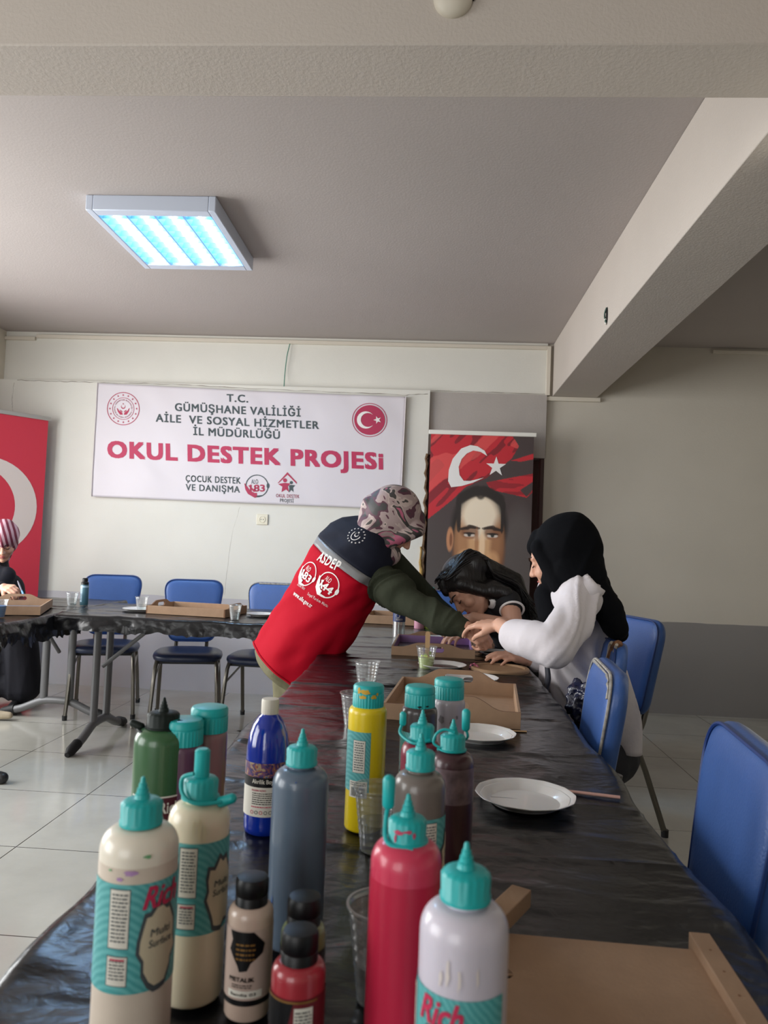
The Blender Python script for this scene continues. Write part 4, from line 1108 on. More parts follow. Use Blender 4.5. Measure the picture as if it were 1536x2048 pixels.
# 11 yellow
t, z = flip_bottle('bright yellow paint bottle with paint-spattered teal flip cap', 738, 1367, .970, .0292, rgb(232, 204, 26), .0235, .034)
spots(t, mat('spatter_ochre', rgb(206, 164, 44), .5), [(-.004, z - .009, .010, .004), (-.014, z - .008, .004, .005), (.010, z - .016, .005, .004), (-.008, z - .017, .007, .003), (.016, z - .012, .002, .003)], .0241)
lb = MB(); cylpatch(lb, .0298, -.042, .012, .062, .150, 0, 40); q = lb.build('label', M_LTEAL, t, flat=True, recalc=False); q.rotation_euler = (0, 0, -.12); p = MB()
cylpatch(p, .0300, -.0155, .0045, .090, .138, 1, 8); cylpatch(p, .0302, -.015, .004, .0905, .1375, 0, 8); textlines(p, .0305, -.013, .002, .093, .136, 12, 1, 6)
cylpatch(p, .0302, -.020, .009, .054, .078, 0, 10); textlines(p, .0305, -.018, .007, .071, .077, 2, 1, 9)
rr = random.Random(2); x = -.016
while x < .005:
    wl = rr.uniform(.0004, .0013); cylpatch(p, .0305, x, x + wl, .056, .069, 1, 1); x += wl + rr.uniform(.0004, .001)
p.build('label_print', [M_PANEL, M_PRINT], q, flat=True, recalc=False)
# 12 rose flip, 13 mauve flip, 14 green, 15 blue
t, z = flip_bottle('dusty rose paint bottle with teal flip cap at the back of the left group', 420, 1411, .958, .0250, rgb(142, 102, 104), .0245, .033)
t, z = flip_bottle('dark mauve paint bottle with teal flip cap hidden behind the green one', 370, 1436, .950, .0245, rgb(92, 58, 82), .0240, .032)
t, _ = bottle('wide moss green paint bottle with black-green ribbed cap', tip(329, 1396, .975), .0345, .166, rgb(58, 98, 62), neck=.018, var=.1)
spout_cap(t, .163, .0245, m=mat('green_black_cap', rgb(14, 26, 22), .55, .3), stop=('low', math.pi + .1))
MB().tube([(.019, -.004, .184), (.030, -.006, .186), (.031, -.008, .194), (.022, -.010, .197)], .0022, n=8, smooth=4).build('strap', MATS['green_black_cap'], t)
lb = MB(); cylpatch(lb, .0351, -.04, .04, .03, .108, 0, 50); q = lb.build('label', mat('label_maroon', rgb(84, 34, 44), .5), t, flat=True, recalc=False); q.rotation_euler = (0, 0, .35); p = MB()
cylpatch(p, .0353, -.04, .04, .107, .109, 0, 50); lay(p, fit(text2d('Rich', .03), .0, .026, .088, .102), cyl(.0356), 0, .006); textlines(p, .0356, -.02, .02, .04, .07, 6, 0, 3)
p.build('label_print', [M_PANEL], q, flat=True, recalc=False)
# blue acrylic
pos = tip(541, 1400, .944)
t = thing('paint_bottle', 'glossy royal blue acrylic paint bottle with a white cap and text label', 'paint bottle', (pos[0], pos[1], TB))
prof = [(.026, 0), (.030, .003), (.0312, .01), (.0315, .05), (.0318, .105), (.0312, .125), (.0285, .143), (.0235, .157), (.0170, .167), (.0125, .171), (.0125, .175)]
MB().lathe(prof, n=48).build('body', mat('royal_blue', rgb(12, 48, 160), .14, .6, coat=.6, bump=.1, bscale=40), t, angle=60)
MB().lathe([(.0128, 0), (.0130, .019), (.0122, .0215), (.006, .022)], (0, 0, .172), 60, ribs=20, ramp=.0002, rz=(-.001, .017)).build('cap', mat('white_cap', rgb(218, 212, 198), .45), t, angle=50)
lb = MB(); cylpatch(lb, .0322, -.044, .044, .030, .106, 0, 50); q = lb.build('label', mat('label_art', rgb(120, 110, 130), .45), t, flat=True, recalc=False)
MATS['label_art2'] = None
q.data.materials[0] = ramp_mat('label_painting', [(0, rgb(40, 44, 96)), (.42, rgb(96, 60, 110)), (.5, rgb(150, 92, 64)), (.56, rgb(170, 150, 120)), (.64, rgb(60, 84, 130))], 60, .4, 3)
p = MB(); cylpatch(p, .0325, -.044, .044, .072, .086, 1, 40); cylpatch(p, .0325, -.044, .044, .030, .072, 0, 40)
lay(p, fit(text2d('Akrilik Boya', .03), -.016, .020, .0755, .0835), cyl(.0329), 0, .008)
lay(p, fit(text2d('KULLANMA TALİMATI', .03), -.016, .006, .0665, .0700), cyl(.0329), 2, .008)
textlines(p, .0329, -.015, .018, .047, .065, 6, 1, 8); textlines(p, .0329, -.016, .018, .0425, .046, 1, 2, 3)
for k in range(5):
    x = -.0145 + k * .0070; lay(p, ring2d(x, .0365, .0019, .0026, 16), cyl(.0329), 2 if k in (0, 2) else 1)
lay(p, fit(text2d('CE', .02), .019, .026, .0335, .0395), cyl(.0329), 1)
p.build('label_print', [M_PANEL, M_BLK, M_PRED], q, flat=True, recalc=False)

# ------------------------------------------------------------------ cups, plates, water bottle
M_CUP = clear_mat('cup_plastic', (.90, .92, .92, 1), .13, .15, .12)
M_WATER = clear_mat('water', (.80, .84, .85, 1), .12, .03)
def cup_mesh(r0=.024, r1=.036, h=.088):
    P = [(r0, 0), (r0 + .0005, .004)]
    for k in range(1, 9):
        z = h * k / 9; r = r0 + (r1 - r0) * z / h; P += [(r, z), (r + .0004, z + .002), (r, z + .004)]
    P += [(r1, h - .003), (r1 + .002, h - .002), (r1 + .002, h), (r1 - .0006, h)]
    return P
def cup(label, pos, h=.088, r1=.036, fill=.45, liquid=None, z=TB, group=None, drip=None):
    t = thing('plastic_cup', label, 'cup', (pos[0], pos[1], z), 0, group)
    MB().lathe(cup_mesh(r1 * .66, r1, h), n=40, cap=False).lathe([(.001, .0005), (r1 * .66, .0005)], n=40, cap=False).build('cup_wall', M_CUP, t, angle=30)
    if fill:
        rf = r1 * .66 + (r1 * .34) * fill - .0012
        MB().lathe([(r1 * .66 - .001, .001), (rf, h * fill)], n=36).build('liquid', liquid or M_WATER, t, angle=30)
    return t
g1 = 'clear plastic cups of water'
cup('ribbed clear plastic cup half full of water beside the yellow bottle', tip(757, 1572, TB + .088), .088, .034, .45)
cup('clear plastic cup mostly hidden behind the tall pink bottle', tip(768, 1806, TB + .088), .088, .034, .4)
cup('clear plastic cup with water in the middle of the long table beyond the yellow bottle', tip(735, 1322, TB + .085), .085, .037, .35)
cup('clear plastic cup peeking out left behind the yellow bottle', tip(712, 1385, TB + .082), .082, .036, .3)
cf = .006
cup('clear plastic cup of water standing on the white plate left of the empty tray', (-1.60, 4.16), .075, .036, .35, z=TB + .016)
cup('clear plastic cup of water at the right corner of the empty tray, table edge', (-1.02, 3.98), .08, .034, .5, z=TB + cf)
cup('clear plastic cup with a red and blue mark beside the spray bottle', (-2.10, 4.36), .075, .036, .2, z=TB + cf)
t = cup('clear plastic cup holding sky blue paint on the left table', (-2.10, 3.60), .085, .040, .65, mat('sky_paint', rgb(56, 130, 196), .3), z=TB + cf)
t = cup('clear plastic cup of lime green paint with a wooden stick in it', tuple(atz(852, 1338, TB))[:2], .080, .036, .52, mat('lime_paint', rgb(206, 224, 124), .3))
spots(t, mat('lime_smear', rgb(206, 226, 130), .3), [(-.004, .052, .010, .008), (.012, .060, .006, .010), (-.018, .050, .004, .005)], .0315, 'paint_smears')
st = thing('wooden_stick', 'wooden stirring stick standing in the lime paint cup', 'stick', (t.location.x, t.location.y, TB))
v = plate([[(-.007, 0), (.007, 0), (.0085, .10), (.0085, .112)] + circ(0, .112, .0085, 10, None, 0, math.pi) + [(-.0085, .10)]], .002)
sm = MB().add(v[0], v[1], 0, Matrix.Translation((.002, .002, .012)) @ Matrix.Rotation(math.pi / 2, 4, 'X') )
sm.build('stick_blade', mat('stick_wood', rgb(196, 160, 118), .6), st, bevel=.0006)
M_PLATE = mat('white_plate', rgb(222, 220, 218), .28, .5, coat=.3, sss=.2)
def foam_plate(label, pos, r=.1, z=TB, rz=0.0, n=12, h=.016, group=None):
    t = MB(); rings = []
    for k, zz in ((.62, .001), (.68, .0015), (.74, .005), (.88, .011), (.90, .011), (.985, h - .001), (1.0, h), (1.0, h + .001), (.985, h + .0008), (.90, .0125), (.88, .0125), (.74, .0065), (.68, .003), (.3, .0028), (.02, .0028)):
        ring = []
        for j in range(96):
            a = 2 * math.pi * j / 96
            pr = r * k
            if k > .7:   # faceted rim
                b = 2 * math.pi / n; aa = (a % b) - b / 2; pr *= (math.cos(b / 2) / math.cos(aa)) * .55 + .45 * .985
            ring.append((pr * math.cos(a), pr * math.sin(a), zz))
        rings.append(ring)
    t.loft(rings); o = t.build('plastic_plate', M_PLATE, angle=25); o.location = (pos[0], pos[1], z); o.rotation_euler = (0, 0, rz)
    tag(o, label, 'plate', group)
    return o
foam_plate('large white plastic plate nearest the camera with a pink stick tucked under it', tuple(atz(1050, 1606, TB))[:2], .086)
foam_plate('white plastic plate in front of the open wooden tray', tuple(atz(960, 1478, TB))[:2], .082)
foam_plate('white plastic plate left of the round board and pink scrap', tuple(atz(884, 1337, TB))[:2], .088)
foam_plate('white plastic plate behind the open tray, its rim showing over the handle', (.155, 2.48), .088)
foam_plate('white plastic plate under the water cup left of the empty tray', (-1.62, 4.20), .10, TB + cf)
foam_plate('white plastic plate right of the empty tray, near the red vest', (-.93, 4.22), .085, TB + cf)
foam_plate('white plastic plate behind the violet tray, seen past its handle', (.06, 3.52), .085, TB)
foam_plate('white plastic plate under the girl\'s hands beyond the round board', (.30, 3.12), .085, TB)
# water bottle
pos = atz(797, 1276, TB)
t = thing('water_bottle', 'small clear water bottle with a dark blue label by the violet tray', 'water bottle', (pos.x, pos.y, TB))
P = [(.020, 0), (.028, .004)]
for k in range(14):
    z = .010 + k * .0085; P += [(.0295, z), (.0278, z + .0035)]
P += [(.0295, .135), (.029, .148), (.022, .162), (.0125, .174), (.0115, .180)]
MB().lathe(P, n=32, cap=False).build('body', M_CUP, t, angle=60)
MB().lathe([(.027, .002), (.027, .10)], n=24).build('liquid', M_WATER, t)
MB().lathe([(.0298, .078), (.0298, .122)], n=36, cap=False).build('label', mat('label_navy', rgb(40, 56, 104), .4), t)
p = MB(); lay(p, flat2d([circ(-.006, .106, .010, 20)]), cyl(.0302), 0); textlines(p, .0302, -.014, .018, .084, .094, 2, 0, 3); p.build('label_print', M_PANEL, t, flat=True, recalc=False)
MB().lathe([(.014, .178), (.014, .190), (.012, .191)], n=24).build('cap', mat('bottle_cap_white', rgb(210, 216, 222), .4), t)
# far teal-capped bottles
for px, col, lab in ((838, rgb(204, 150, 170), 'small pink paint bottle with teal spout behind the reaching olive sleeve'), (857, rgb(176, 206, 92), 'small lime green paint bottle with teal loop beside the small pink one')):
    q = atz(px, 1258, TB)
    t, _ = bottle(lab, (q.x, q.y), .027, .150, col)
    spout_cap(t, .15, .019, stop=('side', .4)); lb = MB(); cylpatch(lb, .0276, -.05, .05, .05, .11, 0, 40); lb.build('label', M_LTEAL, t, flat=True, recalc=False)
    MB().tube([(-.015, 0, .182), (-.020, 0, .20), (-.008, 0, .215), (.012, 0, .213), (.020, 0, .20)], .002, n=8, smooth=4).build('strap', M_TEAL, t)
# spray bottle on the far table
t = thing('spray_bottle', 'slim dark teal bottle with black cap on the far table', 'bottle', (-2.045, 4.40, TB + cf))
MB().lathe([(.022, 0), (.0235, .003), (.0235, .115), (.021, .124)], n=30).build('body', mat('can_teal', rgb(70, 110, 124), .35), t)
MB().lathe([(.0215, 0), (.0215, .014), (.016, .018), (.0165, .036), (.012, .040)], (0, 0, .122), 30).build('cap', M_BLK, t)
p = MB(); cylpatch(p, .0238, -.024, -.004, .02, .11, 0, 10); textlines(p, .0241, -.02, -.007, .03, .10, 9, 1, 4); cylpatch(p, .0238, -.037, .037, .106, .116, 0, 40); p.build('label', [mat('label_pale_blue', rgb(170, 196, 214), .4), M_PRINT], t, flat=True, recalc=False)

# ------------------------------------------------------------------ wooden trays
M_MDF = mat('mdf_board', rgb(164, 134, 108), .7, .3, var=.06, vscale=30, bump=.1, bscale=200)
M_MDFE = mat('mdf_cut_edge', rgb(122, 86, 60), .8, var=.12, vscale=40)
M_VIO = mat('violet_paint', rgb(158, 124, 178), .35, var=.05, vscale=20)
def tray(label, loc, rz, L, W, h=.042, hump=.072, floor_m=None, z=TB, handles=(1, -1), lining=False):
    """handle boards (length L) at y=+-W/2, plain side boards at x=+-L/2"""
    t = thing('wooden_tray', label, 'tray', (loc[0], loc[1], z), rz)
    MB().box((0, 0, .003), (L - .012, W - .012, .005)).build('tray_floor', floor_m or M_MDF, t)
    for s in (-1, 1):
        hh = hump if s in handles else h
        o = [(-L / 2, 0), (L / 2, 0), (L / 2, h)]
        if hh > h:
            for k in range(13):
                u = k / 12; x = .125 - u * .075; o.append((x, h + (hh - h) * (3 * u * u - 2 * u ** 3)))
            for k in range(13):
                u = k / 12; x = -.05 - u * .075; o.append((x, hh - (hh - h) * (3 * u * u - 2 * u ** 3)))
        o.append((-L / 2, h))
        loops = [o]
        if hh > h:
            zc = hh - .024; sl = circ(.032, zc, .011, 12, None, -math.pi / 2, math.pi / 2) + circ(-.032, zc, .011, 12, None, math.pi / 2, 3 * math.pi / 2)
            loops.append(sl)
        v = plate(loops, .007)
        M = Matrix.Translation((0, s * (W / 2 - .0035), 0)) @ Matrix.Rotation(math.pi / 2, 4, 'X')
        mb = MB(); mb.add(v[0], v[1], 0, M)
        # laser-cut edges are darker than the faces
        mb.m = []
        for f in v[1]:
            a, b, c = (Vector(v[0][i]) for i in f[:3]); nrm = (b - a).cross(c - a)
            mb.m.append(0 if abs(nrm.normalized().z) > .5 else 1)
        mb.build('handle_board' if hh > h else 'side_board', [M_MDF, M_MDFE], t, flat=True)
        MB().box((s * (L / 2 - .0035), 0, h / 2 + .0005), (.007, W - .0145, h)).build('side_board', M_MDF, t, bevel=.0006)
    if lining:
        ln = MB()
        for s in (-1, 1):
            ln.box((0, s * (W / 2 - .0078), h / 2), (L - .016, .0014, h - .004)); ln.box((s * (L / 2 - .0078), 0, h / 2), (.0014, W - .018, h - .004))
        ln.build('painted_lining', floor_m, t)
    return t
tray('open raw wooden tray with cut-out handles in the middle of the long table', (.085, 2.055), -.085, .335, .40)
tray('wooden tray with its inside painted violet', (.035, 3.165), -.02, .325, .42, .040, .058, M_VIO, lining=True)
tray('raw wooden tray standing empty on the far middle table', (-1.30, 4.235), math.pi / 2 - .11, .34, .46, .044, .066, z=TB + cf)
tray('wooden tray being painted by the woman in black on the left', (-2.23, 3.93), .36, .36, .50, .044, .070, mat('grey_paint', rgb(120, 122, 134), .4), z=TB + cf, handles=(1,))
tray('raw wooden tray on the far table behind the red vest', (-.16, 4.25), math.pi / 2 - .1, .32, .34, .045, .05, z=TB + cf)
# near board with rails at the bottom right
a = atz(1010, 1862, TB + .02); b = atz(1395, 1880, TB + .02)
nt_ = thing('wooden_board', 'raw brown tray board with two rails lying at the bottom right corner', 'board', (.181, .84, TB), -.035)
BWd, BLn = .228, .28
v = plate([[(-BWd / 2, -BLn), (BWd / 2, -BLn), (BWd / 2, 0), (-BWd / 2, 0)], circ(-.098, -.078, .018, 20, .013)], .006)
MB().add(v[0], v[1], 0, Matrix.Translation((0, 0, .011))).build('board', M_MDF, nt_, bevel=.0008)
MB().box((BWd / 2 + .011, -BLn / 2 + .01, .012), (.022, BLn + .012, .026)).build('rail', M_MDF, nt_, bevel=.001)
p = MB()
for y in (-.02, -.06, -.10, -.145): p.lathe([(.0014, 0), (.0014, .0004)], (BWd / 2 + .011, y, .025), 8)
p.build('nail_heads', M_MDFE, nt_)
MB().tube([(-.118, -.079, .012), (-.079, -.077, .012)], .0014, n=6).build('sliver', M_MDF, nt_)
stp = MB().box((0, 0, 0), (.024, .15, .020)).build('wooden_strip', M_MDF, bevel=.001); stp.location = (.087, .842, TB + .0262); stp.rotation_euler = (0, 0, -.50)
tag(stp, 'short raw wooden strip lying on the brown board beside the lilac-white bottle', 'wooden strip')
# round board
c = atz(1000, 1333, TB + .018)
rb = thing('round_board', 'round tan wooden board with a raised rim under the woman\'s hand', 'round board', (c.x - .0, c.y, TB))
MB().lathe([(.100, 0), (.104, .003), (.104, .012), (.101, .016), (.088, .0165), (.084, .011), (.02, .0105)], n=64).build('disc', mat('board_tan', rgb(164, 132, 100), .6, var=.05, vscale=30), rb, angle=30)
def stick(label, x0, y0, x1, y1, r=.0045, m=None, z=TB, tipm=None):
    a = atz(x0, y0, z); b = atz(x1, y1, z); d = b - a
    o = MB(); o.tube([(0, 0, r), (d.length * .5, 0, r), (d.length, 0, r)], [r * .8, r, r], n=10, flat=(.5, 1.4)); ob = o.build('wooden_stick', m or mat('stick_pink', rgb(206, 160, 146), .5), bevel=0)
    ob.location = a; ob.rotation_euler = (0, 0, math.atan2(d.y, d.x)); tag(ob, label, 'stick'); return ob
stick('pinkish wooden stick lying by the largest white plate, right of it', 1090, 1582, 1240, 1600)
stick('small wooden stick lying behind the plate in front of the open tray', 950, 1462, 1053, 1466, .0035, mat('stick_wood', None))
# crumpled pink scrap
c = atz(948, 1340, TB)
mb = MB()
for k in range(9): mb.sphere((random.uniform(-.016, .016), random.uniform(-.01, .01), random.uniform(.004, .016)), (random.uniform(.006, .014), random.uniform(.005, .01), random.uniform(.004, .01)), 10, R=Matrix.Rotation(random.uniform(0, 3), 3, 'Y'))
o = blob('paper_scrap', mb, ramp_mat('pink_scrap', [(0, rgb(60, 40, 50)), (.42, rgb(206, 110, 140)), (.6, rgb(226, 160, 176))], 60, .5, 1), None, .003, 1, lambda co: .003 * vn(co[:, 0] * 200, co[:, 1] * 200, co[:, 2] * 200))
o.location = c; tag(o, 'small crumpled pink scrap beside the round board', 'paper scrap')

# ------------------------------------------------------------------ people
M_SKIN = mat('skin', rgb(206, 156, 132), .5, .4, sss=.15, bump=.08, bscale=300)
M_SKIN2 = mat('skin_tan', rgb(208, 160, 136), .5, .4, sss=.15, bump=.08, bscale=300)
M_BROW = mat('eyebrow_dark', rgb(44, 32, 28), .8)
M_LIP = mat('lip_rose', rgb(172, 96, 92), .45)
def J(x, y, Y_): return aty(x, y, Y_)
def basis(f, up):
    f = Vector(f).normalized(); r = f.cross(Vector(up)).normalized(); u = r.cross(f).normalized()
    return r, f, u
def head_prims(mb, c, f, up, neck, k=1.0, ears=False):
    r, f, u = basis(f, up); R = Matrix((r, f, u)).transposed(); c = Vector(c)
    P = lambda x, y, z: c + (r * x + f * y + u * z) * k
    mb.sphere(P(0, -.012, .022), (.073 * k, .092 * k, .090 * k), 24, 0, R)
    mb.sphere(P(0, .026, -.040), (.056 * k, .060 * k, .074 * k), 24, 0, R)
    mb.sphere(P(0, .062, -.100), .020 * k, 12)
    mb.capsule(P(0, .078, .012), .008 * k, P(0, .103, -.028), .0105 * k, 12)
    for s in (-1, 1):
        mb.sphere(P(s * .011, .094, -.032), .0085 * k, 10)
        mb.sphere(P(s * .034, .050, -.034), (.028 * k, .030 * k, .028 * k), 14)
        mb.capsule(P(s * .010, .078, .024), .011 * k, P(s * .042, .060, .022), .011 * k, 10)
        mb.sphere(P(s * .030, .066, .002), .0145 * k, 12)
        if ears: mb.sphere(P(s * .074, -.008, -.012), (.010 * k, .020 * k, .030 * k), 12, 0, R)
        mb.capsule(P(s * .048, -.004, -.060), .018 * k, P(s * .014, .056, -.098), .016 * k, 10)
    mb.capsule(P(-.017, .076, -.058), .0075 * k, P(.017, .076, -.058), .0075 * k, 10); mb.capsule(P(-.013, .076, -.071), .0085 * k, P(.013, .076, -.071), .0085 * k, 10)
    mb.sphere(P(0, .083, -.060), .007 * k, 10)
    mb.capsule(P(0, -.025, -.050), .050 * k, neck, .052 * k, 18)
    return P
def face_parts(parent, P, k=1.0, brow=M_BROW):
    b = MB()
    for s in (-1, 1): b.tube([P(s * .012, .0905, .020), P(s * .030, .0815, .031), P(s * .050, .060, .024)], [.0032 * k, .0036 * k, .0015 * k], n=8, smooth=4)
    b.build('eyebrows', brow, parent)
    b = MB()
    for s in (-1, 1): b.tube([P(s * .018, .0800, -.003), P(s * .031, .0815, -.007), P(s * .045, .0715, -.003)], [.0014 * k, .0022 * k, .0012 * k], n=8, smooth=4)
    b.build('eyelashes', brow, parent)
    b = MB(); b.tube([P(-.019, .0790, -.063), P(-.006, .0875, -.0585), P(.006, .0875, -.0585), P(.019, .0790, -.063)], [.001, .0042 * k, .0042 * k, .001], n=8, smooth=4)
    b.tube([P(-.016, .0795, -.067), P(0, .0872, -.070), P(.016, .0795, -.067)], [.001, .0048 * k, .001], n=8, smooth=4)
    b.build('lips', M_LIP, parent)
def hand_prims(mb, w, d, back, thumb=1, curl=(35, 40, 42, 45), k=1.0, tcurl=.5, spread=1.0):
    """w wrist, d towards the fingers, back = back of the hand, thumb = +1 thumb on the d x back side"""
    d = Vector(d).normalized(); b = (Vector(back) - d * Vector(back).dot(d)).normalized(); x = d.cross(b).normalized() * thumb; w = Vector(w)
    P = lambda a, l, h: w + (x * a + d * l + b * h) * k
    roots = ((.026, .084, 0), (.0085, .089, .002), (-.0095, .084, .001), (-.0265, .075, -.002))
    for (a, l, h) in roots:
        mb.capsule(P(a * .55, .008, 0), .0150 * k, P(a, l, h), .0118 * k, 10)
    mb.capsule(P(.012, .02, -.008), .016 * k, P(.018, .05, -.010), .014 * k, 10)
    mb.capsule(P(-.018, .02, -.006), .014 * k, P(-.024, .06, -.006), .012 * k, 10)
    ln = ((.040, .024, .020), (.045, .028, .021), (.041, .026, .020), (.031, .020, .018))
    for i, (a, l, h) in enumerate(roots):
        p = P(a, l, h); ang = 0; r0 = (.0092, .0094, .0088, .0078)[i] * k; side = a * .28 * spread / .03
        for j in range(3):
            ang += math.radians(curl[i]) * (.7, 1.1, .8)[j]
            q = p + (d * math.cos(ang) - b * math.sin(ang) + x * side * (.6 if j == 0 else .2) * .6).normalized() * ln[i][j] * k
            mb.capsule(p, r0, q, r0 * .92, 10); p = q; r0 *= .92
    p0 = P(.018, .022, -.006); p1 = P(.042, .050, -.014 - .008 * tcurl); p2 = P(.050 - .006 * tcurl, .080, -.020 - .018 * tcurl); p3 = P(.046 - .012 * tcurl, .104 - .006 * tcurl, -.026 - .03 * tcurl)
    mb.capsule(p0, .0150 * k, p1, .0125 * k, 10); mb.capsule(p1, .0120 * k, p2, .0098 * k, 10); mb.capsule(p2, .0098 * k, p3, .0084 * k, 10)
def chain(mb, pts, rs, n=14):
    for i in range(len(pts) - 1): mb.capsule(pts[i], rs[i], pts[i + 1], rs[i + 1], n)
def folds(amp, f1, dirv, seed=0, f2=3.0):
    dirv = Vector(dirv).normalized()
    def fn(co):
        a = co @ np.array(dirv); o = vn(co[:, 0] * f2 * 2 + seed, co[:, 1] * f2 * 2, co[:, 2] * f2 * 2)
        w = 1 - np.abs(vn(a * f1 + o * 1.6 + seed, co[:, 0] * f2 + seed, co[:, 2] * f2)) * 2.2
        return amp * w
    return fn

# ---- woman in the red vest -------------------------------------------------------
YA = 3.0
A = thing('person', 'person standing bent over the table in red and navy vest and patterned headscarf', 'person', (J(600, 1300, YA).x, YA, 0))
oA = A.location.copy()
def LA(p): return Vector(p) - oA
Lx = V(.62, -.66, -.42).normalized(); Sx = V(.53, -.04, .85); Sx = (Sx - Lx * Sx.dot(Lx)).normalized(); Fx = Sx.cross(Lx).normalized()
ringsA = [  # px, py, Y, half lateral, half sagittal
    (578, 1336, 3.02, .190, .142), (596, 1304, 3.02, .182, .138), (618, 1264, 3.01, .174, .134), (648, 1220, 3.00, .168, .134), (668, 1182, 3.00, .172, .130),
    (688, 1144, 3.00, .180, .126), (705, 1114, 3.00, .182, .118), (722, 1090, 3.00, .170, .108), (738, 1072, 3.00, .140, .095), (752, 1060, 3.00, .100, .082), (762, 1052, 3.0, .07, .07)]
def vest_ring(i, n=72, grow=0.0, fold=True):
    px, py, Yr, a, b = i; c = LA(J(px, py, Yr)); out = []
    for j in range(n):
        th = 2 * math.pi * j / n; ca, sa = math.cos(th), math.sin(th); e = .78
        x = (a + grow) * abs(ca) ** e * (1 if ca > 0 else -1); y = (b + grow) * abs(sa) ** e * (1 if sa > 0 else -1)
        p = c + Lx * x + Fx * y
        if fold:
            lw_ = min(max((py - 1120) / 200, 0), 1); k = (.005 + .014 * lw_) * float(vn(j * .16 + 3, py * .010, 1.5)) + .006 * float(vn(j * .30 + py * .03, py * .03, 4)); p += (p - c).normalized() * k
        out.append(tuple(p))
    return out
def interp(rs, k):
    out = []
    for a, b in zip(rs[:-1], rs[1:]):
        for j in range(k):
            t = j / k; out.append(tuple(x * (1 - t) + y * t for x, y in zip(a, b)))
    out.append(rs[-1]); return out
RA = interp(ringsA, 6)
M_VRED = mat('vest_red', rgb(178, 10, 36), .8, .12, bump=.35, bscale=12, var=.04, vscale=6)
M_VNAVY = mat('vest_navy', rgb(25, 28, 42), .8, .2, bump=.15, bscale=25)
M_VGREY = mat('vest_reflective', rgb(128, 128, 130), .4, .5, bump=.05)
def vest_band(a, b, name, m, grow=0.0, parent=None, closed=False):
    mb = MB(); mb.loft([vest_ring(r, grow=grow) for r in RA[a:b + 1]], cap=closed)
    o = mb.build(name, m, parent, angle=180); s = o.modifiers.new('t', 'SOLIDIFY'); s.thickness = .004; s.offset = -1
    return o
iS0, iS1 = 32, 35
vest = vest_band(0, iS0, 'vest', M_VRED, 0, A)
vest['label'] = 'red sleeveless vest with white lettering on the back'
vest_band(iS1, len(RA) - 1, 'vest_yoke', M_VNAVY, .001, vest)['label'] = 'navy yoke of the vest'
vest_band(iS0, iS1, 'reflective_stripe', M_VGREY, .002, vest)['label'] = 'grey reflective stripe across the back'
MB().tube([Vector(p) for p in vest_ring(RA[0], grow=.001)] + [Vector(vest_ring(RA[0], grow=.001)[0])], .004, n=6, cap=False).build('hem_seam', M_VRED, vest)
# print on the back: laid on a plane behind the back and pressed onto the vest
mbv = MB(); mbv.loft([vest_ring(r) for r in RA], cap=False)
bvh = BVHTree.FromPolygons([Vector(p) for p in mbv.v], mbv.f)
N0 = -Fx; pb0 = LA(J(655, 1190, 3.0)) + N0 * .35
def on_back(l, s, off=.0028):
    o = pb0 + Lx * l + Sx * s
    hit = bvh.ray_cast(o, -N0)
    if hit[0] is None: return tuple(o - N0 * .28)
    n = hit[1] if hit[1].dot(N0) > 0 else -hit[1]
    return tuple(hit[0] + n * off)
def ls_of(x, y):
    """pixel of the photograph -> lateral/spine coordinates on the back plane through the vest surface"""
    d = Vector(ray(x, y)).normalized(); o = Vector(CAM) - oA
    hit = bvh.ray_cast(o, d)
    p = hit[0] if hit[0] is not None else o + d * 3
    q = p - pb0; return q.dot(Lx), q.dot(Sx)
pr = MB()
def back_text(body, p0, p1, h, bold=.02):
    a = ls_of(*p0); b = ls_of(*p1); dx, dy = b[0] - a[0], b[1] - a[1]; ln = math.hypot(dx, dy); ux, uy = dx / ln, dy / ln
    vs, fs = fit(text2d(body, bold, 0, 1.15), 0, ln, -h / 2, h / 2)
    lay(pr, ([(a[0] + x * ux - y * uy, a[1] + x * uy + y * ux) for x, y in vs], fs), on_back, 0, .02)
back_text('ASDEP', (639, 1112), (680, 1134), .040, .03)
back_text('www.aile.gov.tr', (588, 1187), (624, 1214), .022, .04)
back_text('Sosyal Yardım Hattı', (616, 1188), (656, 1213), .015, .01)
back_text('Destek Hattı', (597, 1168), (611, 1178), .013, .01)
c = ls_of(655, 1170); helpline(pr, c[0], c[1], .050, '144', on_back, 0, 0, 0, 0)
c = ls_of(615, 1148); helpline(pr, c[0], c[1], .050, '183', on_back, 0, 0, 0, 0)
pr.build('back_print', M_WHT, vest, flat=True)['label'] = 'white lettering and two ringed helpline marks'
pr = MB(); c = ls_of(712, 1072)
rr = random.Random(5)
for i in range(15):
    a = 2 * math.pi * i / 15; lay(pr, poly2d(star(c[0] + .038 * math.cos(a), c[1] + .030 * math.sin(a), .0042, a)), on_back)
lay(pr, ring2d(c[0], c[1], .018, .021, 30, 2.6, 6.6), on_back, 0, .01); lay(pr, poly2d(crescent(c[0], c[1] + .004, .009, math.pi / 2)), on_back); lay(pr, poly2d(star(c[0], c[1] + .016, .005, 0)), on_back)
pr.build('yoke_emblem', M_WHT, vest, flat=True)
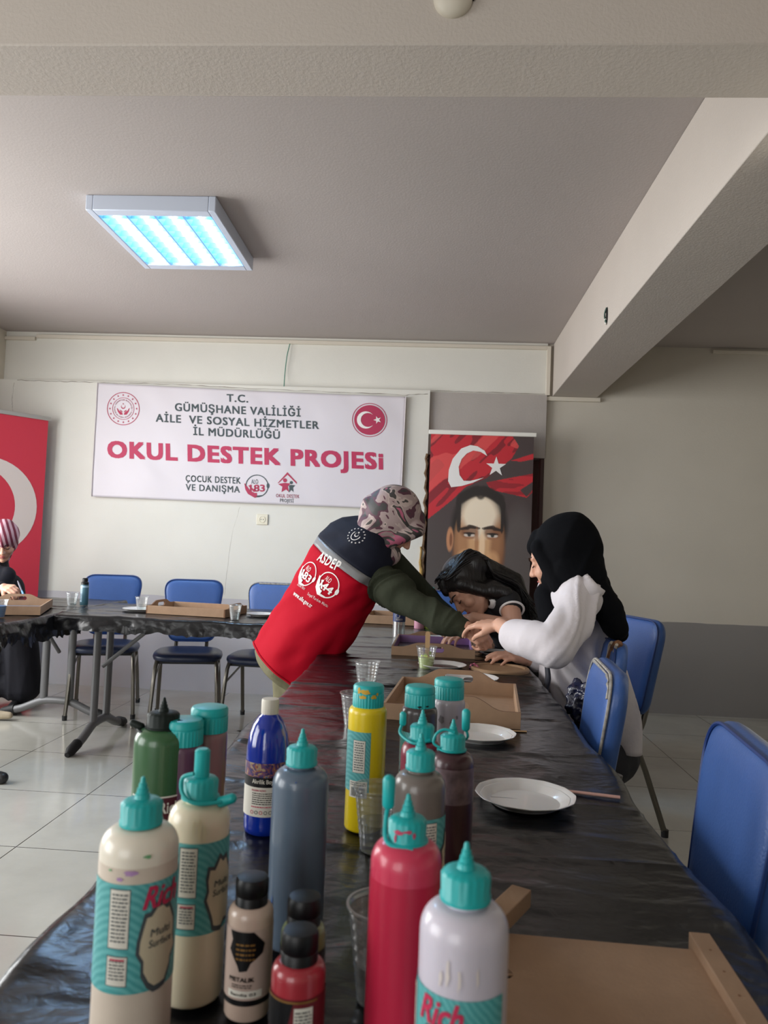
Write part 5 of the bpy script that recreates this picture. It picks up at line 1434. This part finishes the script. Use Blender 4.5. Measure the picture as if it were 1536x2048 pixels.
# sleeves, trousers
M_OLIVE = mat('olive_cloth', rgb(54, 58, 46), .9, .15, bump=.3, bscale=40, var=.06, vscale=10)
M_PANTS = mat('khaki_trousers', rgb(112, 108, 84), .85, .3, bump=.4, bscale=30, var=.08, vscale=8)
shR = J(757, 1158, 2.93); elR = J(836, 1214, 2.80); wrR = J(930, 1254, 2.72)
shL = J(775, 1120, 3.10); elL = J(838, 1178, 3.14); wrL = J(905, 1240, 3.04)
mb = MB(); chain(mb, [LA(J(742, 1148, 2.95)), LA(shR), LA(J(800, 1190, 2.86)), LA(elR), LA(J(885, 1240, 2.76)), LA(J(922, 1252, 2.73))], [.074, .078, .066, .054, .047, .036], 18)
blob('sleeve', mb, M_OLIVE, A, .006, 6, folds(.012, 24, elR - shR, 3))
mb = MB(); chain(mb, [LA(J(760, 1100, 3.06)), LA(shL), LA(elL), LA(wrL)], [.066, .060, .044, .034], 16)
blob('sleeve', mb, M_OLIVE, A, .007, 6, folds(.005, 16, elL - shL, 6))
mb = MB(); hip = LA(J(602, 1322, 3.03))
for s in (-1, 1):
    hp = hip + Lx * (s * .075) + V(0, 0, -.02); fx = hip.x + (.05 if s > 0 else -.02); fy = hip.y + (-.10 if s > 0 else .08)
    chain(mb, [hp, V(fx, fy, .45), V(fx - .01, fy, .09)], [.100, .080, .066], 18)
mb.sphere(hip, (.13, .12, .12), 20)
blob('trousers', mb, M_PANTS, A, .010, 5, folds(.010, 9, (1, 0, .4), 2))
# tunic hem under the vest
mb = MB(); q0 = [(574, 1347, 3.02, .170, .140), (583, 1330, 3.02, .172, .142), (600, 1300, 3.02, .168, .140)]
mb.loft([vest_ring(r, grow=-.004) for r in interp([(572, 1356, 3.02, .160, .130)] + q0, 4)], cap=False)
tn = mb.build('tunic_hem', M_PANTS, A, angle=180); tn.modifiers.new('t', 'SOLIDIFY').thickness = .004
for s in (-1, 1):
    fx = hip.x + (.05 if s > 0 else -.02); fy = hip.y + (-.10 if s > 0 else .08)
    mb = MB(); mb.capsule((fx - .01, fy, .05), .042, (fx + .14, fy + .03, .035), .034); mb.sphere((fx + .04, fy, .02), (.10, .045, .02), 14)
    o = blob('shoe', mb, mat('black_shoe', rgb(28, 28, 30), .4), A, .007, 3)
# body: head, neck, arms, hands
hdA = J(788, 1050, 2.98); fA = V(.70, .16, -.62)
mb = MB(); PA = head_prims(mb, LA(hdA), fA, V(.5, -.05, .8), LA(J(757, 1088, 3.0)), .98)
chain(mb, [LA(J(640, 1240, 3.0)), LA(J(700, 1130, 3.0)), LA(J(745, 1085, 3.0))], [.10, .10, .06], 18)
chain(mb, [LA(J(745, 1130, 2.96)), LA(shR), LA(elR), LA(wrR)], [.05, .045, .036, .026])
chain(mb, [LA(J(755, 1110, 3.04)), LA(shL), LA(elL), LA(wrL)], [.05, .042, .034, .026])
hand_prims(mb, LA(wrR), J(985, 1290, 2.70) - wrR, V(.3, -.75, .5), -1, (62, 66, 70, 72), .92, .9)
hand_prims(mb, LA(wrL), V(.8, -.1, -.35), V(.2, -.3, 1), -1, (15, 16, 18, 20), .9)
bA = blob('body', mb, M_SKIN, A, .0042, 2)
face_parts(bA, PA, .98)
# headscarf
M_SCARF = ramp_mat('patterned_scarf', [(0, rgb(56, 54, 54)), (.38, rgb(84, 44, 60)), (.45, rgb(168, 148, 146)), (.54, rgb(188, 170, 164)), (.575, rgb(66, 62, 60)), (.64, rgb(176, 92, 118)), (.68, rgb(150, 132, 130))], 5.0, .6, 2.4, True, .1)
r_, f_, u_ = basis(fA, V(.5, -.05, .8)); RS = Matrix((r_, f_, u_)).transposed()
PS = lambda x, y, z: LA(hdA) + r_ * x + f_ * y + u_ * z
mb = MB(); mb.sphere(PS(0, -.036, .032), (.098, .110, .108), 28, 0, RS); mb.sphere(PS(0, -.012, -.030), (.088, .082, .110), 24, 0, RS)
mb.capsule(PS(0, .050, .064), .050, PS(0, .083, .052), .030, 16)     # brim pulled over the forehead
for s in (-1, 1): mb.capsule(PS(s * .050, .060, .045), .034, PS(s * .060, .018, -.080), .026, 14)
mb.capsule(PS(0, -.03, -.06), .085, LA(J(752, 1082, 3.0)), .092, 20); mb.capsule(PS(0, .02, -.125), .045, LA(J(775, 1105, 2.98)), .055, 16)
mb.capsule(PS(-.0, -.115, .0), .040, LA(J(735, 1050, 3.0)), .040, 14)
blob('headscarf', mb, M_SCARF, A, .006, 5, folds(.008, 16, r_ * .9 + f_ * .5, 5, 2.0))

# ---- woman in white with the black headscarf ---------------------------------------
B = thing('person', 'person seated on the right in a white jacket and black headscarf, reaching across', 'person', (J(1180, 1400, 2.66).x, 2.66, 0))
oB = B.location.copy()
def LB(p): return Vector(p) - oB
shB = J(1160, 1196, 2.50); elB = J(1112, 1294, 2.36); cfB = J(1030, 1272, 2.50); wrB = J(1000, 1250, 2.60)
shB2 = J(1120, 1200, 2.86); elB2 = J(1098, 1322, 2.88); wrB2 = J(1052, 1318, 2.86)
M_WHITEC = mat('white_jacket', rgb(212, 206, 210), .8, .3, bump=.25, bscale=30, var=.02)
mb = MB()
chain(mb, [LB(J(1136, 1196, 2.66)), LB(J(1152, 1250, 2.68)), LB(J(1156, 1330, 2.70)), LB(J(1156, 1420, 2.72)), LB(J(1160, 1500, 2.74))], [.095, .105, .115, .130, .140], 22)
chain(mb, [LB(J(1148, 1200, 2.58)), LB(shB)], [.085, .066], 18); chain(mb, [LB(J(1130, 1195, 2.75)), LB(shB2)], [.085, .068], 18)
mb.capsule(LB(J(1200, 1440, 2.60)), .08, LB(J(1236, 1500, 2.62)), .05)
jk = blob('jacket', mb, M_WHITEC, B, .008, 6, folds(.020, 16, (1, 0, .8), 4, 3.0))
mb = MB(); chain(mb, [LB(shB), LB(J(1140, 1245, 2.42)), LB(elB), LB(J(1070, 1282, 2.42)), LB(cfB)], [.066, .062, .058, .053, .044], 18)
blob('sleeve', mb, M_WHITEC, jk, .007, 5, folds(.014, 26, V(1, 0, -.3), 8, 3.0))
mb = MB(); chain(mb, [LB(shB2), LB(elB2), LB(J(1075, 1322, 2.87))], [.066, .052, .040], 16)
blob('sleeve', mb, M_WHITEC, jk, .007, 5, folds(.006, 14, V(1, 0, -.3), 9, 3.0))
# jacket tail hanging over the side
mb = MB(); rings = []
for i in range(22):
    t = i / 21; p = J(1236 + 30 * t, 1340 + 170 * t, 2.52); w = .030 + .016 * math.sin(t * 3)
    rings.append([tuple(LB(p) + V(math.cos(a) * w, math.sin(a) * .012 + .008 * math.sin(t * 8 + a * 2), 0)) for a in np.linspace(0, 2 * math.pi, 18)[:-1]])
mb.loft(rings); mb.build('jacket_tail', M_WHITEC, jk, angle=180)
# skirt/legs under the table
mb = MB(); pv = V(.02, .0, .50)
for s in (-1, 1): chain(mb, [pv + V(0, s * .09, 0), pv + V(-.40, s * .10, .0), pv + V(-.42, s * .11, -.42)], [.10, .075, .055], 16)
mb.sphere(pv, (.15, .17, .11), 20)
blob('trousers', mb, mat('dark_trousers', rgb(34, 34, 42), .8), B, .010, 4)
for s in (-1, 1):
    mb = MB(); mb.capsule(pv + V(-.40, s * .11, -.46), .04, pv + V(-.53, s * .11, -.468), .032); blob('shoe', mb, MATS['black_shoe'], B, .008, 3)
hdB = J(1112, 1116, 2.62); fB = V(-.82, .42, -.36)
mb = MB(); PB = head_prims(mb, LB(hdB), fB, V(-.1, 0, 1), LB(J(1140, 1185, 2.66)), .98)
chain(mb, [LB(J(1156, 1400, 2.72)), LB(J(1150, 1250, 2.68)), LB(J(1136, 1198, 2.66))], [.07, .06, .045], 18)
chain(mb, [LB(shB), LB(elB), LB(cfB), LB(wrB)], [.045, .040, .033, .026]); chain(mb, [LB(shB2), LB(elB2), LB(wrB2)], [.045, .034, .026])
hand_prims(mb, LB(wrB), J(940, 1246, 2.68) - wrB, V(.15, -.45, .9), -1, (22, 26, 30, 34), .95, .7)
hand_prims(mb, LB(wrB2), J(990, 1306, 2.80) - wrB2, V(0, -.3, 1), 1, (16, 18, 20, 26), .92)
bB = blob('body', mb, M_SKIN2, B, .0042, 2)
face_parts(bB, PB, .98)
M_BSC = mat('black_scarf', rgb(9, 10, 14), .9, .12, bump=.12, bscale=60)
r_, f_, u_ = basis(fB, V(-.1, 0, 1)); RS = Matrix((r_, f_, u_)).transposed()
PS2 = lambda x, y, z: LB(hdB) + r_ * x + f_ * y + u_ * z
mb = MB(); mb.sphere(PS2(0, -.052, .026), (.100, .112, .110), 28, 0, RS); mb.sphere(PS2(0, -.050, -.050), (.098, .092, .115), 24, 0, RS)
mb.capsule(PS2(0, .030, .070), .045, PS2(0, .052, .058), .034, 14)
for s in (-1, 1): mb.capsule(PS2(s * .064, .022, .045), .030, PS2(s * .060, -.004, -.090), .030, 14)
mb.capsule(PS2(0, -.055, -.085), .092, LB(J(1142, 1190, 2.66)), .110, 22)
mb.capsule(LB(J(1096, 1192, 2.62)), .040, LB(J(1108, 1238, 2.58)), .050, 16); mb.capsule(LB(J(1108, 1238, 2.58)), .050, LB(J(1098, 1262, 2.60)), .035, 14)
mb.capsule(LB(J(1176, 1166, 2.56)), .055, LB(J(1212, 1216, 2.52)), .046, 16); mb.capsule(LB(J(1212, 1216, 2.52)), .046, LB(J(1234, 1256, 2.52)), .034, 14); mb.capsule(LB(J(1225, 1240, 2.60)), .05, LB(J(1240, 1268, 2.60)), .022, 14)
mb.capsule(LB(J(1180, 1175, 2.72)), .07, LB(J(1222, 1240, 2.76)), .045, 16)
mb.capsule(LB(J(1120, 1150, 2.60)), .06, LB(J(1190, 1168, 2.60)), .05, 16)
blob('headscarf', mb, M_BSC, B, .006, 5, folds(.011, 11, V(.8, 0, -.5), 11, 2.5))
# dark strap of a bag in her lap
mb = MB(); mb.tube([LB(J(1092, 1318, 2.60)), LB(J(1096, 1360, 2.56)), LB(J(1086, 1395, 2.50)), LB(J(1092, 1420, 2.50))], [.012, .018, .024, .018], n=12, smooth=4, flat=(1, .5)); mb.build('dark_belt', mat('dark_strap', rgb(30, 32, 44), .6), B)

# ---- girl with long dark hair ------------------------------------------------------
Gp = thing('person', 'person with long dark hair in a black short-sleeved top, bent low over the table', 'person', (J(1040, 1300, 3.3).x, 3.35, 0))
oG = Gp.location.copy()
def LG(p): return Vector(p) - oG
hdG = J(936, 1178, 3.08); fG = V(-.50, -.30, -.72); upG = V(-.65, .1, .55)
shG = J(1018, 1205, 3.02); elG = J(1028, 1256, 2.92); wrG = J(948, 1236, 2.95)
shG2 = J(975, 1220, 3.30); elG2 = J(980, 1256, 3.34); wrG2 = J(940, 1262, 3.18)
mb = MB(); PG = head_prims(mb, LG(hdG), fG, upG, LG(J(982, 1190, 3.16)), .96)
chain(mb, [V(.14, .1, .60), V(.02, .04, .80), LG(J(1000, 1210, 3.2))], [.10, .09, .07], 18)
chain(mb, [LG(J(1005, 1205, 3.12)), LG(shG), LG(elG), LG(wrG)], [.05, .042, .036, .024]); chain(mb, [LG(J(1000, 1215, 3.24)), LG(shG2), LG(elG2), LG(wrG2)], [.05, .04, .034, .024])
hand_prims(mb, LG(wrG), J(908, 1244, 2.95) - wrG, V(0, -.5, .8), -1, (24, 28, 32, 36), .86); hand_prims(mb, LG(wrG2), V(-.8, -.5, -.2), V(0, -.2, 1), 1, (24, 28, 32, 36), .86)
bG = blob('body', mb, M_SKIN2, Gp, .0042, 2)
face_parts(bG, PG, .96)
mb = MB(); chain(mb, [V(.14, .1, .58), V(.04, .06, .78), LG(J(1003, 1208, 3.18)), ], [.15, .14, .095], 20)
mb.capsule(LG(J(1005, 1210, 3.14)), .075, LG(shG), .052, 16); mb.capsule(LG(shG), .054, LG(J(1022, 1212, 3.0)), .044, 16)
mb.capsule(LG(J(1000, 1220, 3.22)), .080, LG(shG2), .060, 16); mb.capsule(LG(J(975, 1232, 3.14)), .05, LG(J(960, 1250, 3.2)), .03)
tp = blob('top', mb, mat('black_top', rgb(18, 19, 25), .75), Gp, .007, 5, folds(.006, 12, (1, 0, 1), 1))
d = (elG - shG).normalized(); e1 = d.orthogonal().normalized(); e2 = d.cross(e1); cc2 = LG(J(1024, 1220, 2.985))
MB().tube([cc2 + e1 * (.046 * math.cos(a)) + e2 * (.046 * math.sin(a)) for a in np.linspace(0, 2 * math.pi, 30)], .0045, n=8, cap=False).build('sleeve_trim', M_WHT, tp)
MB().tube([LG(J(977, 1190, 3.04)), LG(J(986, 1204, 3.02)), LG(J(984, 1214, 3.05)), LG(J(972, 1212, 3.08))], [.010, .014, .012, .006], n=10, smooth=4, flat=(1, .5)).build('collar', M_WHT, tp)
# hair: smooth cap on the skull and long strands flowing down the back
M_HAIR = mat('dark_hair', rgb(17, 13, 13), .42, .5, bump=.5, bscale=70, stretch=(1, 1, .25), var=.2, vscale=40)
r_, f_, u_ = basis(fG, upG); RS = Matrix((r_, f_, u_)).transposed(); PH_ = lambda x, y, z: LG(hdG) + r_ * x + f_ * y + u_ * z
mb = MB(); mb.sphere(PH_(0, -.032, .040), (.092, .100, .096), 26, 0, RS); mb.capsule(PH_(.0, .040, .085), .032, PH_(0, .062, .062), .020)
for s in (-1, 1): mb.capsule(PH_(s * .068, .02, .03), .030, PH_(s * .076, -.01, -.06), .026)
for k in range(12):
    t = k / 11; a = PH_(-.05 + .1 * t, -.09, .03); b_ = LG(J(985 + 12 * t, 1142 + 26 * t, 3.12 + .08 * t)); c_ = LG(J(1030 + 8 * t, 1162 + 26 * t, 3.14 + .12 * t)); d_ = LG(J(1052 + 6 * t, 1205 + 30 * t, 3.10 + .15 * t))
    chain(mb, [a, b_, c_, d_], [.050, .042, .036, .020], 12)
chain(mb, [PH_(.05, -.05, -.02), LG(J(985, 1180, 3.02)), LG(J(1012, 1186, 3.0))], [.045, .040, .026], 14)
hr = blob('hair', mb, M_HAIR, Gp, .006, 4, folds(.002, 60, r_ * 1 + V(0, 0, .6), 13, 1.2))
st_ = MB(); rr = random.Random(12)
for k in range(260):
    t = rr.random(); q = rr.uniform(-.045, .03); w_ = rr.uniform(.6, 1.05)
    a = PH_(-.085 + .17 * t, .055 * rr.uniform(-1, 1), .128 - 1.6 * (t - .5) ** 2 * .1); b_ = PH_(-.09 + .18 * t, -.115, .06 + q)
    c_ = LG(J(985 + 14 * t, 1136 + 34 * t, 3.08 + .10 * t)) + V(0, q, q * .4); d_ = LG(J(1032 + 8 * t, 1156 + 38 * t, 3.10 + .12 * t)) + V(0, q, q * .5); f2 = LG(J(1054 + 8 * t, 1205 + 45 * t * w_, 3.08 + .15 * t)) + V(rr.uniform(-.03, .03), q, 0)
    st_.tube([a, b_, c_, d_, f2], [.003, .0045, .0045, .004, .0012], n=5, smooth=4)
so2 = st_.build('hair_strands', M_HAIR, Gp, angle=180); so2['kind'] = 'stuff'
# lower body
mb = MB(); pv = V(.16, .12, .52)
for s in (-1, 1): chain(mb, [pv + V(0, s * .08, 0), pv + V(-.36, s * .09 - .03, .0), pv + V(-.38, s * .10 - .03, -.44)], [.10, .07, .05], 14)
blob('trousers', mb, MATS['dark_trousers'], Gp, .011, 4)
for s in (-1, 1):
    mb = MB(); mb.capsule(pv + V(-.36, s * .10 - .03, -.48), .038, pv + V(-.50, s * .10 - .03, -.488), .03); blob('shoe', mb, MATS['black_shoe'], Gp, .008, 3)

# ---- woman in black at the far left ---------------------------------------------------
D = thing('person', 'person in black with a pink striped headscarf painting a tray at the left edge', 'person', (-2.86, 5.02, 0))
oD = D.location.copy()
def LD(p): return Vector(p) - oD
hdD = J(6, 1084, 4.78); fD = V(.42, -.75, -.50); upD = V(.1, -.3, 1)
shD = J(12, 1152, 4.84); elD = J(-20, 1195, 4.72); wrD = J(8, 1175, 4.42)
shD2 = J(-62, 1148, 4.80); elD2 = J(-75, 1200, 4.60); wrD2 = J(-30, 1192, 4.30)
mb = MB(); PD = head_prims(mb, LD(hdD), fD, upD, LD(J(-10, 1128, 4.95)), 1.0)
chain(mb, [V(-.05, .08, .60), V(-.04, .03, .80), LD(J(-16, 1150, 4.95))], [.08, .08, .06], 18)
chain(mb, [LD(J(-6, 1150, 4.9)), LD(shD), LD(elD), LD(wrD)], [.05, .042, .036, .026]); chain(mb, [LD(J(-30, 1150, 4.9)), LD(shD2), LD(elD2), LD(wrD2)], [.05, .042, .036, .026])
hand_prims(mb, LD(wrD), J(44, 1180, 4.30) - wrD, V(-.1, -.5, .8), 1, (38, 44, 48, 52), 1.0, .9)
hand_prims(mb, LD(wrD2), V(.6, -.6, -.4), V(0, -.2, 1), -1, (30, 34, 36, 40), .95)
bD = blob('body', mb, M_SKIN, D, .0045, 2)
face_parts(bD, PD, 1.0)
M_BDRESS = mat('black_dress', rgb(26, 26, 34), .8, .3, bump=.15, bscale=40)
mb = MB(); chain(mb, [V(-.05, .10, .52), V(-.04, .03, .78), LD(J(-16, 1156, 4.95))], [.15, .13, .10], 22)
mb.capsule(LD(J(-8, 1140, 4.92)), .10, LD(J(-4, 1126, 4.90)), .075, 18)
chain(mb, [LD(shD), LD(elD), LD(J(-2, 1180, 4.50))], [.075, .058, .045], 16); chain(mb, [LD(shD2), LD(elD2), LD(J(-45, 1196, 4.40))], [.075, .058, .045], 16)
mb.capsule(LD(J(14, 1160, 4.84)), .055, LD(J(18, 1200, 4.80)), .05)
for s in (-1, 1): chain(mb, [V(-.04 + s * .08, .08, .50), V(.08 + s * .09, -.16, .48), V(.10 + s * .10, -.12, .16)], [.12, .11, .11], 18)
mb.capsule((-.04, -.1, .17), .11, (.16, -.1, .17), .11)
blob('dress', mb, M_BDRESS, D, .009, 5, folds(.012, 12, (1, .2, 0), 5, 1.2))
for s in (-1, 1):
    mb = MB(); q = V(.08 + s * .10, -.14, .045); mb.capsule(q, .04, q + V(.03, -.13, -.008), .032); blob('shoe', mb, MATS['black_shoe'], D, .008, 3)
m = bpy.data.materials.new('striped_scarf'); m.use_nodes = True; nt = m.node_tree; N = nt.nodes; L = nt.links
tc = N.new('ShaderNodeTexCoord'); mp = N.new('ShaderNodeMapping'); mp.inputs['Rotation'].default_value = (0, .35, -.5); w = N.new('ShaderNodeTexWave'); w.wave_type = 'BANDS'; w.bands_direction = 'X'; w.inputs['Scale'].default_value = 10.5; w.inputs['Distortion'].default_value = 1.2; w.inputs['Detail Scale'].default_value = .8
L.new(tc.outputs['Object'], mp.inputs[0]); L.new(mp.outputs[0], w.inputs['Vector']); cr = N.new('ShaderNodeValToRGB'); cr.color_ramp.interpolation = 'CONSTANT'
cr.color_ramp.elements[0].color = rgb(120, 38, 60); cr.color_ramp.elements[1].position = .5; cr.color_ramp.elements[1].color = rgb(206, 168, 178); L.new(w.outputs[0], cr.inputs[0]); L.new(cr.outputs[0], N['Principled BSDF'].inputs['Base Color']); N['Principled BSDF'].inputs['Roughness'].default_value = .7
r_, f_, u_ = basis(fD, upD); RS = Matrix((r_, f_, u_)).transposed(); PT = lambda x, y, z: LD(hdD) + r_ * x + f_ * y + u_ * z
mb = MB(); mb.sphere(PT(0, -.020, .046), (.100, .114, .100), 28, 0, RS); mb.sphere(PT(0, -.05, -.03), (.092, .075, .10), 20, 0, RS); mb.capsule(PT(0, -.06, -.08), .07, LD(J(-14, 1136, 4.98)), .08)
blob('headscarf', mb, m, D, .006, 4, folds(.004, 18, r_, 3, 2))
# brush in her hand: a thing of its own
br_ = thing('paint_brush', 'short paint brush with blue bristles held over the tray on the left', 'brush', tuple(J(48, 1193, 4.22)))
q = J(38, 1168, 4.30) - J(48, 1193, 4.22)
MB().tube([q * .35, q, q * 1.25], [.004, .005, .003], n=10).build('handle', mat('brush_handle', rgb(96, 90, 104), .5), br_)
MB().tube([(0, 0, 0), q * .2, q * .42], [.004, .010, .008], n=12, flat=(1, .5)).build('bristles', mat('brush_blue', rgb(58, 116, 156), .6), br_)
# shoe tips of someone outside the left edge
sh_ = MB(); c = atz(-16, 1553, .03)
sh_.capsule((-.10, .02, 0), .042, (.05, 0, -.004), .028); o = blob('shoe', sh_, MATS['black_shoe'], None, .006, 3); o.location = c; tag(o, 'pointed black shoe tip at the left edge on the tiles', 'shoe')
sh_ = MB(); sh_.capsule((-.14, .0, 0), .038, (.03, .03, -.008), .022); o = blob('shoe', sh_, mat('beige_shoe', rgb(178, 164, 142), .6, var=.15, vscale=30), None, .006, 3); o.location = atz(4, 1430, .04); tag(o, 'beige shoe beside the left table foot at the picture edge', 'shoe')

# plastic bag beside the woman in white
mb = MB(); c = J(1170, 1402, 2.30)
for k in range(12): mb.sphere((random.uniform(-.025, .025), random.uniform(-.03, .03), random.uniform(-.06, .055)), (random.uniform(.02, .035), random.uniform(.02, .035), random.uniform(.02, .035)), 12)
mb.capsule((0, 0, -.05), .035, (.03, -.02, -.13), .03)
o = blob('plastic_bag', mb, mat('navy_bag', rgb(28, 32, 58), .18, .7, bump=.8, bscale=45), None, .006, 1, lambda co: .010 * (1 - np.abs(vn(co[:, 0] * 40, co[:, 1] * 40, co[:, 2] * 40)) * 3))
o.location = c; tag(o, 'crumpled shiny dark blue plastic bag between the white jacket and the blue chair', 'plastic bag')
tg = MB()
# small stain on the floor
c = atz(482, 1462, .001)
sp_ = MB(); lay(sp_, poly2d([(math.cos(a) * .028 * random.uniform(.6, 1), math.sin(a) * .018 * random.uniform(.6, 1)) for a in np.linspace(0, 2 * math.pi, 12)[:-1]]), lambda x, y: (x, y, .0015))
o = sp_.build('floor_mark', mat('dark_mark', rgb(50, 46, 44), .8), flat=True); o.location = (c.x, c.y, 0); o['kind'] = 'structure'
